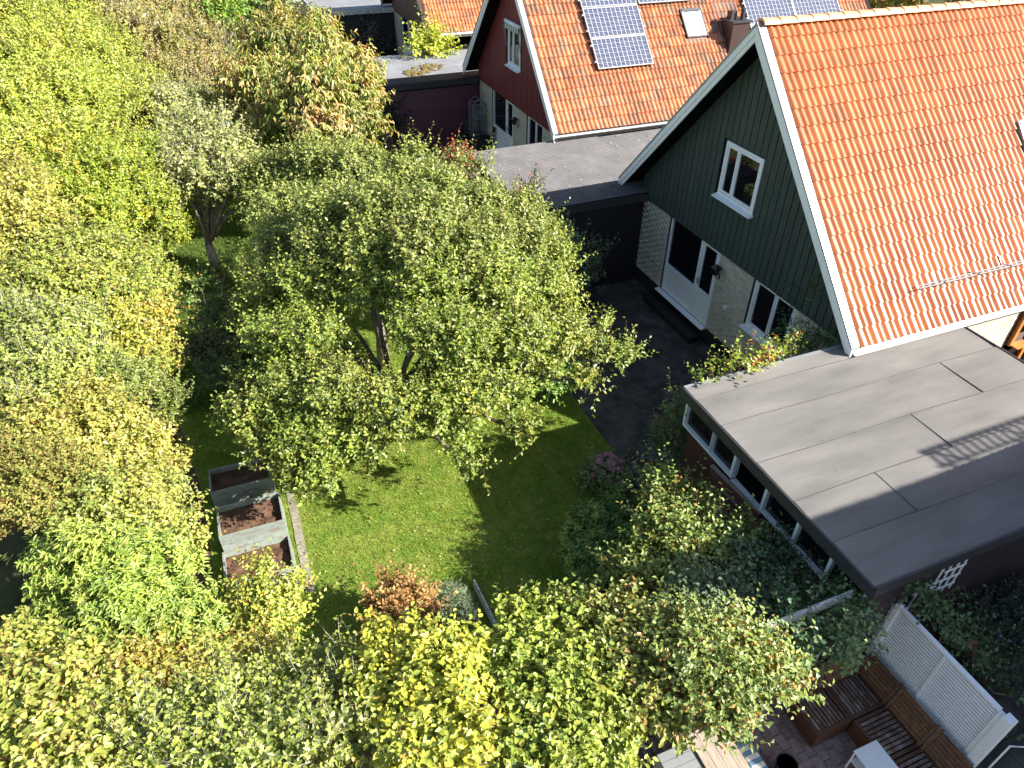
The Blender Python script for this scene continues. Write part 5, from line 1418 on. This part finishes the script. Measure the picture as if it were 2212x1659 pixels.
PAL = {
    'apple': [((.18, .25, .045), 5), ((.27, .32, .07), 4), ((.36, .37, .11), 2.5), ((.45, .38, .06), .4), ((.10, .15, .04), 2.5)],
    'appleg': [((.18, .24, .07), 5), ((.27, .31, .11), 4), ((.35, .36, .16), 2.5), ((.10, .15, .045), 2.5)],
    'cherry': [((.34, .30, .10), 4), ((.44, .33, .15), 3), ((.21, .24, .06), 4), ((.44, .24, .12), 1.0), ((.14, .18, .04), 2)],
    'pear': [((.32, .32, .17), 4), ((.24, .26, .11), 3), ((.42, .38, .22), 2), ((.13, .16, .06), 1.5)],
    'willow': [((.30, .36, .06), 5), ((.42, .40, .08), 3), ((.20, .28, .05), 3), ((.5, .40, .10), 1)],
    'hazel': [((.24, .34, .035), 5), ((.36, .38, .04), 3), ((.15, .24, .03), 2), ((.50, .32, .04), .6)],
    'plum': [((.26, .19, .09), 4), ((.32, .24, .13), 3), ((.18, .19, .06), 3), ((.38, .20, .10), 1)],
    'lime': [((.16, .26, .04), 5), ((.26, .34, .05), 2), ((.10, .17, .03), 2)],
    'sunfl': [((.30, .33, .05), 4), ((.5, .38, .03), 2), ((.16, .22, .04), 3)],
    'dry': [((.36, .27, .18), 4), ((.42, .33, .23), 3), ((.24, .22, .10), 3), ((.28, .18, .12), 2)],
    'tan': [((.40, .33, .12), 4), ((.30, .30, .08), 3), ((.44, .26, .12), 2), ((.2, .22, .06), 2)],
    'elder': [((.27, .31, .07), 5), ((.36, .34, .09), 3), ((.15, .20, .05), 3), ((.2, .14, .08), .6)],
    'midg': [((.29, .34, .09), 4), ((.17, .22, .06), 4), ((.34, .33, .14), 2), ((.11, .16, .04), 2)],
    'yelor': [((.40, .36, .08), 4), ((.46, .26, .08), 2), ((.22, .27, .05), 3)],
    'bluegr': [((.18, .24, .09), 4), ((.27, .31, .10), 3), ((.10, .16, .07), 3)],
    'pink': [((.38, .30, .14), 4), ((.31, .29, .10), 4), ((.44, .38, .18), 2), ((.34, .18, .11), .8), ((.19, .22, .06), 2)],
    'redbr': [((.28, .21, .12), 4), ((.33, .26, .15), 3), ((.17, .19, .08), 4), ((.3, .14, .09), .5)],
    'palegr': [((.30, .33, .11), 4), ((.38, .36, .10), 3), ((.20, .25, .08), 3), ((.45, .33, .12), .6)],
    'vivid': [((.28, .37, .085), 5), ((.38, .43, .11), 3), ((.17, .25, .06), 3)],
    'lowleft': [((.33, .33, .10), 4), ((.26, .29, .07), 4), ((.40, .36, .14), 2), ((.16, .20, .05), 1.5), ((.44, .28, .12), .5)],
    'rustyel': [((.38, .31, .10), 4), ((.26, .28, .07), 3), ((.40, .22, .09), 2), ((.20, .14, .08), 1)],
    'hedge': [((.24, .30, .07), 5), ((.34, .36, .10), 3), ((.12, .17, .045), 2), ((.36, .33, .16), .7)],
    'yellow': [((.50, .46, .07), 5), ((.38, .40, .07), 4), ((.26, .30, .06), 3), ((.48, .34, .08), .6)],
    'gloss': [((.24, .31, .06), 5), ((.34, .39, .08), 4), ((.38, .38, .08), 1.5), ((.11, .18, .04), 1.5)],
    'dog': [((.20, .25, .08), 4), ((.28, .29, .10), 3), ((.32, .16, .08), 1.2), ((.36, .28, .10), 1), ((.11, .15, .05), 2)],
    'hops': [((.20, .27, .09), 5), ((.28, .33, .12), 3), ((.12, .18, .06), 2), ((.36, .20, .10), .4)],
    'hops2': [((.20, .29, .09), 5), ((.30, .35, .11), 4), ((.12, .19, .06), 2), ((.42, .28, .10), .7)],
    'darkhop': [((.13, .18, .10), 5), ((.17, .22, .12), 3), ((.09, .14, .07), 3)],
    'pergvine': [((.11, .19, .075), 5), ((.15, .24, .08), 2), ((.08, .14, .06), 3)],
    'rhodo': [((.14, .24, .05), 4), ((.26, .32, .06), 2), ((.09, .16, .04), 4)],
    'rust': [((.34, .19, .09), 5), ((.46, .30, .16), 3), ((.18, .10, .05), 3)],
    'silver': [((.30, .36, .30), 4), ((.22, .27, .21), 3)],
    'curr': [((.36, .38, .08), 5), ((.44, .42, .11), 2), ((.24, .29, .06), 3), ((.42, .28, .10), .4)],
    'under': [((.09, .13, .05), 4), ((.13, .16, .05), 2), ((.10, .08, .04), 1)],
    'under2': [((.13, .21, .04), 4), ((.22, .28, .06), 2), ((.08, .13, .03), 2), ((.4, .2, .03), .2)],
    'laurel': [((.10, .19, .025), 4), ((.15, .25, .03), 2)],
    'greyg': [((.14, .18, .10), 4), ((.19, .23, .12), 2)],
    'creeper': [((.08, .15, .05), 5), ((.12, .2, .05), 2)],
    'creepy': [((.24, .29, .04), 4), ((.36, .34, .05), 2), ((.12, .17, .03), 2), ((.5, .12, .03), .7)],
    'creeper2': [((.09, .16, .045), 4), ((.16, .19, .045), 2), ((.18, .09, .04), .6)],
    'sedumleaf': [((.13, .20, .08), 4), ((.18, .25, .09), 2)],
    'darkgreen': [((.08, .15, .05), 4), ((.11, .2, .06), 2)],
    'darkrose': [((.09, .15, .06), 4), ((.13, .21, .08), 2), ((.2, .05, .04), .12)],
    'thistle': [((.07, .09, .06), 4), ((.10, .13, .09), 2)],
    'gourd': [((.40, .44, .05), 4), ((.50, .46, .10), 2), ((.22, .28, .04), 2)],
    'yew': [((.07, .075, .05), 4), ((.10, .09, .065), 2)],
    'redcr': [((.28, .06, .04), 4), ((.13, .16, .04), 3), ((.40, .14, .05), 1)],
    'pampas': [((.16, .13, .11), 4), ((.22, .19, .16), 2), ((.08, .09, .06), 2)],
    'backor': [((.30, .25, .05), 4), ((.46, .22, .05), 2), ((.16, .20, .05), 4)],
}


BLEND = {'pink': .62, 'redbr': .5, 'tan': .5, 'yelor': .5, 'plum': .3, 'dry': .2, 'rustyel': .45, 'vivid': .15, 'lowleft': .2, 'palegr': .3, 'midg': .3, 'bluegr': .35,
         'pear': .25, 'hedge': .3, 'elder': .2, 'willow': .35, 'hazel': .35, 'appleg': .35, 'apple': .2, 'gloss': .25, 'dog': .35, 'hops': .2, 'hops2': .2}
for k_, f_ in BLEND.items():
    PAL[k_] = [(tuple(c_ * (1 - f_) + g_ * f_ * (sum(c3) / .66) ** .6 for c_, g_ in zip(c3, (.32, .32, .07))), w_) for c3, w_ in PAL[k_]]


def unit(a):
    return a / np.maximum(np.linalg.norm(a, axis=-1, keepdims=True), 1e-9)


def leaves(pos, ax, nm, L, W, big, cols):
    """pos base point, ax leaf direction, nm leaf normal -> verts, tris, colours"""
    n = len(pos)
    ax = unit(ax)
    nm = unit(nm - ax * np.sum(ax * nm, 1, keepdims=True))
    sd = np.cross(ax, nm)
    L = L[:, None]
    W = W[:, None]
    cup = RNG.uniform(.05, .28, (n, 1)) * W
    if big == 0:
        p = [pos, pos + ax * L * .45 + sd * W * .5 + nm * cup, pos + ax * L - nm * L * .12, pos + ax * L * .45 - sd * W * .5 + nm * cup]
        tri = [(0, 1, 2), (0, 2, 3)]
    elif big == 1:
        mid = pos + ax * L * .5
        p = [pos, pos + ax * L * .22 + sd * W * .42 + nm * cup, pos + ax * L * .62 + sd * W * .44 + nm * (cup - L * .05), pos + ax * L - nm * L * .22,
             pos + ax * L * .62 - sd * W * .44 + nm * (cup - L * .05), pos + ax * L * .22 - sd * W * .42 + nm * cup]
        tri = [(0, 1, 2), (0, 2, 3), (0, 3, 4), (0, 4, 5)]
    else:   # lobed
        p = [pos, pos + ax * L * .1 + sd * W * .55 - nm * L * .1, pos + ax * L * .45 + sd * W * .25 + nm * cup, pos + ax * L * .72 + sd * W * .52 - nm * L * .08,
             pos + ax * L - nm * L * .2, pos + ax * L * .72 - sd * W * .52 - nm * L * .08, pos + ax * L * .45 - sd * W * .25 + nm * cup, pos + ax * L * .1 - sd * W * .55 - nm * L * .1]
        tri = [(0, 1, 2), (0, 2, 4), (2, 3, 4), (0, 4, 6), (4, 5, 6), (0, 6, 7)]
    k = len(p)
    V = np.stack(p, 1).reshape(-1, 3)
    T = (np.array(tri)[None] + (np.arange(n) * k)[:, None, None]).reshape(-1, 3)
    C = np.repeat(np.concatenate([cols, np.ones((n, 1))], 1), k, 0)
    return V, T, C


GAIN = {k: 1.0 for k in ('darkhop', 'pergvine', 'darkrose', 'thistle', 'yew', 'creeper', 'creeper2', 'darkgreen', 'greyg', 'under', 'under2', 'laurel', 'rhodo', 'pampas')}
SPRAY = {'apple': .27, 'cherry': .34, 'pear': .26, 'fine': .26, 'mid': .24, 'large': .22, 'vine': .22, 'rosette': .22, 'blade': .12}
SHRINK = {'apple': .84, 'cherry': .88, 'vine': .86, 'large': .93}
TOT = [0]


def grow(name, label, cat, leaf, pal, cover, clumps, opt, seed):
    global RNG
    RNG = np.random.default_rng(seed)
    lf = LEAF[leaf]
    cs = np.array(clumps)
    P, R = cs[:, :3], cs[:, 3] * SHRINK.get(leaf, .95)
    base = np.array([*opt.get('trunk', P[:, :2].mean(0)), 0.0])
    t = thing(name, label, cat, tuple(base))
    dist = np.linalg.norm(P.mean(0) - CAM)
    # leaf size grows a little with distance so that far crowns stay affordable
    sc = max(1.0, (dist / 14.0) ** .85)
    L0, W0 = lf['L'] * sc, lf['W'] * sc
    larea = L0 * W0 * .62
    nl = lf['n']
    P0, D0, CI = [], [], []
    for i in range(len(cs)):
        area = 4 * np.pi * R[i] ** 2 * .62
        n = int(cover * (1.75 if cat == 'tree' else 1.4) * area / (larea * nl)) + 3
        # leafy sprays: shoots gather round branchlet ends, with dark gaps left between them
        sp_ = SPRAY.get(leaf, .30) * sc ** .8
        nb = max(5, int(area * 1.5 / sp_ ** 2))
        dc = unit(RNG.normal(size=(nb, 3)))
        dc[:, 2] = np.where(dc[:, 2] < -.35, -dc[:, 2] * RNG.random(nb), dc[:, 2])
        dc = unit(dc)
        lump = .90 + .22 * np.sin(dc[:, 0] * 5.1 + i) * np.cos(dc[:, 1] * 4.3 + 2 * i)
        rc = R[i] * lump * RNG.uniform(.66, 1.16, nb)
        bc = P[i] + dc * rc[:, None] * np.array([1, 1, .85])
        wgt = RNG.uniform(.3, 1.6, nb)
        who = RNG.choice(nb, n, p=wgt / wgt.sum())
        off = RNG.normal(0, .36 * sp_, (n, 3))
        p = bc[who] + off - dc[who] * np.abs(RNG.normal(0, .5 * sp_, (n, 1)))
        d = unit(dc[who] * .8 + off / sp_ * 1.3)
        core_ = RNG.random(n) < .22
        dq = unit(RNG.normal(size=(n, 3)))
        dq[:, 2] = np.abs(dq[:, 2])
        p[core_] = (P[i] + dq * (R[i] * RNG.uniform(.3, .72, (n, 1))) * np.array([1, 1, .8]))[core_]
        d[core_] = dq[core_]
        inside = np.zeros(n, bool)
        for j in range(len(cs)):
            if j != i and np.linalg.norm(P[j] - P[i]) < R[i] + R[j]:
                inside |= np.linalg.norm(p - P[j], axis=1) < .52 * R[j]
        keep = ~inside & (p[:, 2] > .03)
        P0.append(p[keep])
        D0.append(d[keep])
        CI.append(np.full(keep.sum(), i))
    P0, D0, CI = np.concatenate(P0), np.concatenate(D0), np.concatenate(CI)
    ns = len(P0)
    up = np.array([0, 0, 1.0])
    sdir = unit(D0 * .7 + up * lf['up'] + RNG.normal(0, .38, (ns, 3)))
    slen = lf['sp'] * nl * sc * RNG.uniform(.7, 1.35, ns)
    if leaf in ('apple', 'mid', 'pear'):      # a share of long upright water shoots
        lg = (RNG.random(ns) < .13) & (D0[:, 2] > 0)
        slen[lg] *= 1.75
        sdir[lg] = unit(sdir[lg] + up * .7)
    k = np.arange(nl)
    tt = (k[None] + .5 + RNG.uniform(-.3, .3, (ns, nl))) / nl
    curve = unit(sdir + np.array([0, 0, -1]) * lf['droop'] * .5 + RNG.normal(0, .2, (ns, 3)))
    pos = P0[:, None] + sdir[:, None] * (tt * slen[:, None])[..., None] + (curve - sdir)[:, None] * ((tt ** 2) * slen[:, None] * .4)[..., None]
    az = (k * 2.4)[None] + RNG.uniform(0, 6.28, (ns, 1)) + RNG.normal(0, .3, (ns, nl))
    e1 = unit(np.cross(sdir, up + RNG.normal(0, .05, (ns, 3))))
    e2 = np.cross(sdir, e1)
    rad = e1[:, None] * np.cos(az)[..., None] + e2[:, None] * np.sin(az)[..., None]
    ax = rad * lf['spread'] + sdir[:, None] * (.35 + .5 * tt[..., None]) + RNG.normal(0, .22, (ns, nl, 3)) - up * lf['droop']
    nm = up * .6 + np.array(SUN) * .6 + D0[:, None] * .55 + sdir[:, None] * .3 + RNG.normal(0, .42, (ns, nl, 3))
    pal_ = PAL[pal]
    pc = np.array([p[0] for p in pal_])
    pw = np.array([p[1] for p in pal_], float)
    pw /= pw.sum()
    # neighbouring shoots tend to share a shade
    q0 = P0 * 1.9 + seed
    fld = np.sin(q0[:, 0] * 1.3 + np.sin(q0[:, 1] * 1.1)) + np.sin(q0[:, 1] * 1.7 + np.cos(q0[:, 2] * 1.5)) + np.sin(q0[:, 2] * 2.1 + q0[:, 0])
    rk = np.clip((fld + RNG.normal(0, 1.3, ns)) / 6 + .5, 0, .9999)
    rk = np.argsort(np.argsort(rk)) / ns
    order = RNG.permutation(len(pc))
    cum = np.cumsum(pw[order])
    ci_shoot = order[np.minimum(np.searchsorted(cum, rk), len(pc) - 1)]
    cshoot = pc[ci_shoot]
    own = RNG.random((ns, nl)) < .32
    cleaf = pc[RNG.choice(len(pc), (ns, nl), p=pw)]
    col = np.where(own[..., None], cleaf, cshoot[:, None])
    tint = (1 + .12 * np.sin(CI * 12.9))[:, None, None]
    col = col * tint * GAIN.get(pal, np.array([.90, .94, .68])) * RNG.uniform(.84, 1.16, (ns, nl, 1))
    size = RNG.uniform(.65, 1.2, (ns, nl)) * (1.05 - .35 * tt)
    V, T, C = leaves(pos.reshape(-1, 3) - base, ax.reshape(-1, 3), nm.reshape(-1, 3), (L0 * size).ravel(), (W0 * size).ravel(), lf['big'],
                     np.clip(col.reshape(-1, 3), 0, .8))
    TOT[0] += len(T)
    dull = pal in ('dry', 'darkhop', 'silver', 'rust', 'pampas', 'thistle', 'yew', 'redbr', 'greyg', 'under')
    o = bpy.data.objects.new('crown' if cat in ('tree',) else 'foliage', npmesh('crown', V, T, M['leafdull' if dull else 'leaf'], 3, None, False, C))
    COL.objects.link(o)
    o.parent = t
    o['kind'] = 'stuff'
    # shoots as thin three-sided twigs
    frac = 1.0 if opt.get('bare') else .6
    sel = RNG.random(ns) < frac
    a = P0[sel] - sdir[sel] * .10 - base
    b = P0[sel] + sdir[sel] * slen[sel][:, None] * .55 + (curve - sdir)[sel] * (slen[sel] * .12)[:, None] - base
    c = P0[sel] + curve[sel] * slen[sel][:, None] * 1.02 - base
    c = P0[sel] + sdir[sel] * slen[sel][:, None] + (curve - sdir)[sel] * (slen[sel] * .4)[:, None] - base
    f1 = e1[sel]
    f2 = e2[sel]
    w0 = .0042 * sc
    ring = []
    for q_, ww in ((a, w0), (b, w0 * .7)):
        for ang in (0, 2.09, 4.19):
            ring.append(q_ + (f1 * math.cos(ang) + f2 * math.sin(ang)) * ww)
    ring.append(c)
    Vt = np.stack(ring, 1).reshape(-1, 3)
    tri = [(0, 1, 4), (0, 4, 3), (1, 2, 5), (1, 5, 4), (2, 0, 3), (2, 3, 5), (3, 4, 6), (4, 5, 6), (5, 3, 6)]
    m_ = sel.sum()
    Tt = (np.array(tri)[None] + (np.arange(m_) * 7)[:, None, None]).reshape(-1, 3)
    TOT[0] += len(Tt)
    tm = M['redtwig'] if opt.get('red') else (M['paletwig'] if opt.get('bare') else M['twig'])
    o = bpy.data.objects.new('twig', npmesh('twig', Vt, Tt, tm, 3))
    COL.objects.link(o)
    o.parent = t
    o['kind'] = 'stuff'
    # trunk and limbs reaching into every clump
    tr = MB()
    rnd = random.Random(seed)
    tree = cat == 'tree'
    zc = P[:, 2].mean()
    fork = Vector((rnd.uniform(-.1, .1), rnd.uniform(-.1, .1), max(.25, zc * (.42 if tree else .12))))
    r0 = .13 if tree else .03
    if tree:
        tr.tube([(0, 0, 0), (.03, .02, fork.z * .5), tuple(fork)], [r0 * 1.25, r0, r0 * .85], 8)
    for i in range(len(cs)):
        if not tree and (i % 2 or R[i] < .12):
            continue
        c_ = Vector(P[i] - base)
        if cat == 'vine' or (c_ - fork).length > 4.5:
            continue
        md = fork.lerp(c_, .5) + Vector((rnd.uniform(-.12, .12), rnd.uniform(-.12, .12), rnd.uniform(.0, .25)))
        e = c_ + Vector((0, 0, R[i] * .3))
        tr.tube([tuple(fork if tree else Vector((fork.x + rnd.uniform(-.2, .2), fork.y + rnd.uniform(-.2, .2), 0.0))), tuple(md), tuple(c_), tuple(e)],
                [r0 * .5, r0 * .36, r0 * .2, r0 * .06], 5)
        for q_ in range(3 if tree else 1):
            e2_ = c_ + Vector((rnd.uniform(-1, 1), rnd.uniform(-1, 1), rnd.uniform(.1, 1))) * R[i] * .9
            tr.tube([tuple(md.lerp(c_, .6)), tuple(md.lerp(e2_, .8)), tuple(e2_)], [r0 * .2, r0 * .12, r0 * .04], 4)
    if opt.get('bare'):
        bt = MB()
        for i in range(len(cs)):
            for q_ in range(4):
                s_ = Vector(P[i] - base)
                d_ = Vector((rnd.uniform(-1, 1), rnd.uniform(-1, 1), rnd.uniform(.4, 1.2))).normalized()
                e_ = s_ + d_ * R[i] * rnd.uniform(1.0, 1.3)
                m2 = s_.lerp(e_, .5) + Vector((rnd.uniform(-.05, .05),) * 3)
                bt.tube([tuple(s_), tuple(m2), tuple(e_)], [.013 * sc, .009 * sc, .003], 4)
                for z_ in range(3):
                    f_ = m2.lerp(e_, rnd.random() * .7)
                    bt.tube([tuple(f_), tuple(f_ + (d_ + Vector((rnd.uniform(-.9, .9), rnd.uniform(-.9, .9), rnd.uniform(-.3, .6)))).normalized() * R[i] * .3)], [.006 * sc, .003], 3)
        q2 = bt.build('bare_branch', M['paletwig'], t)
        q2['kind'] = 'stuff'
    if tr.v:
        tr.build('trunk' if tree else 'stem', M['bark'], t, smooth=True)
    # extras
    if opt.get('tassel'):
        hb = MB()
        ks = RNG.choice(ns, min(ns, 700), replace=False)
        for s in ks:
            if D0[s][2] < -.1:
                continue
            p = P0[s] + D0[s] * .06 - base
            for q_ in range(rnd.randint(3, 6)):
                hb.ball((p[0] + rnd.uniform(-.035, .035), p[1] + rnd.uniform(-.035, .035), p[2] + rnd.uniform(-.05, .09)), rnd.uniform(.012, .02), 4, 2, 1.6)
        q2 = hb.build('flower_tassel', M['tassel'], t)
        q2['kind'] = 'stuff'
    if opt.get('berries'):
        hb = MB()
        for s in RNG.choice(ns, 34, replace=False):
            p = P0[s] + D0[s] * .10 - base + np.array([0, 0, .06])
            for q_ in range(30):
                hb.ball((p[0] + rnd.gauss(0, .06), p[1] + rnd.gauss(0, .06), p[2] + rnd.gauss(0, .02)), .012, 4, 3)
        q2 = hb.build('berry_cluster', M['berry'], t)
        q2['kind'] = 'stuff'
    if opt.get('flowers'):
        for s in range(64):
            a_ = rnd.uniform(0, 6.28)
            r_ = rnd.random() ** .5 * .40
            x, y_ = P[0][0] - base[0] + r_ * math.cos(a_), P[0][1] - base[1] + r_ * math.sin(a_)
            z = .74 - .35 * (r_ / .4) ** 2 + rnd.uniform(-.03, .03)
            fb = MB()
            rr = rnd.uniform(.04, .065)
            for q_ in range(14):
                b_ = rnd.uniform(0, 6.28)
                w_ = rnd.random() ** .5 * rr
                fb.ball((w_ * math.cos(b_), w_ * math.sin(b_), rnd.uniform(-.006, .006)), .013, 5, 3, .8)
            fb.build('flower_head', M['pink'], t, loc=(x, y_, z))
    if opt.get('globes'):
        for s in range(16):
            i = rnd.randrange(len(cs))
            c_ = P[i] - base
            x, y_, z = c_[0] + rnd.uniform(-.25, .25), c_[1] + rnd.uniform(-.25, .25), c_[2] + R[i] + rnd.uniform(-.02, .12)
            g_ = MB().ball((0, 0, 0), .026, 9, 7).tube([(0, 0, -.02), (.01, .01, -.35)], .004, 4)
            g_.build('flower_head', M['globe'], t, loc=(x, y_, z))
    return t


for i_, v_ in enumerate(VEG):
    grow(*v_, 100 + i_)
RNG = np.random.default_rng(5)

# fallen leaves and clover specks on the lawn
n = 1500
x = RNG.uniform(0, 9.3, n)
y = RNG.uniform(-10.2, -4.5, n)
p = np.stack([x, y, np.full(n, .03)], 1)
a = RNG.uniform(0, 6.28, n)
ax = np.stack([np.cos(a), np.sin(a), RNG.uniform(-.1, .2, n)], 1)
nm = np.stack([RNG.normal(0, .3, n), RNG.normal(0, .3, n), np.ones(n)], 1)
pc = np.array([(.50, .42, .12), (.42, .30, .10), (.30, .15, .06), (.45, .45, .25)])
V, T, C = leaves(p, ax, nm, RNG.uniform(.025, .055, n), RNG.uniform(.018, .035, n), 0, pc[RNG.integers(0, 4, n)])
o = bpy.data.objects.new('fallen_leaves', npmesh('fallen_leaves', V, T, M['leafdull'], 3, None, False, C))
COL.objects.link(o)
tag(o, 'small yellow leaves scattered over the lawn', 'leaves', kind='stuff')
n = 260
x = RNG.uniform(.3, 7.2, n)
y = RNG.uniform(-3.9, -.6, n)
p = np.stack([x, y, np.full(n, .008)], 1)
V, T, C = leaves(p, ax[:n], nm[:n], RNG.uniform(.01, .035, n), RNG.uniform(.008, .02, n), 0, pc[RNG.integers(0, 4, n)] * .8)
o = bpy.data.objects.new('fallen_leaves', npmesh('fallen_leaves', V, T, M['leafdull'], 3, None, False, C))
COL.objects.link(o)
tag(o, 'dry leaf crumbs lying on the dark patio slabs', 'leaves', kind='stuff')
print('foliage triangles', TOT[0])
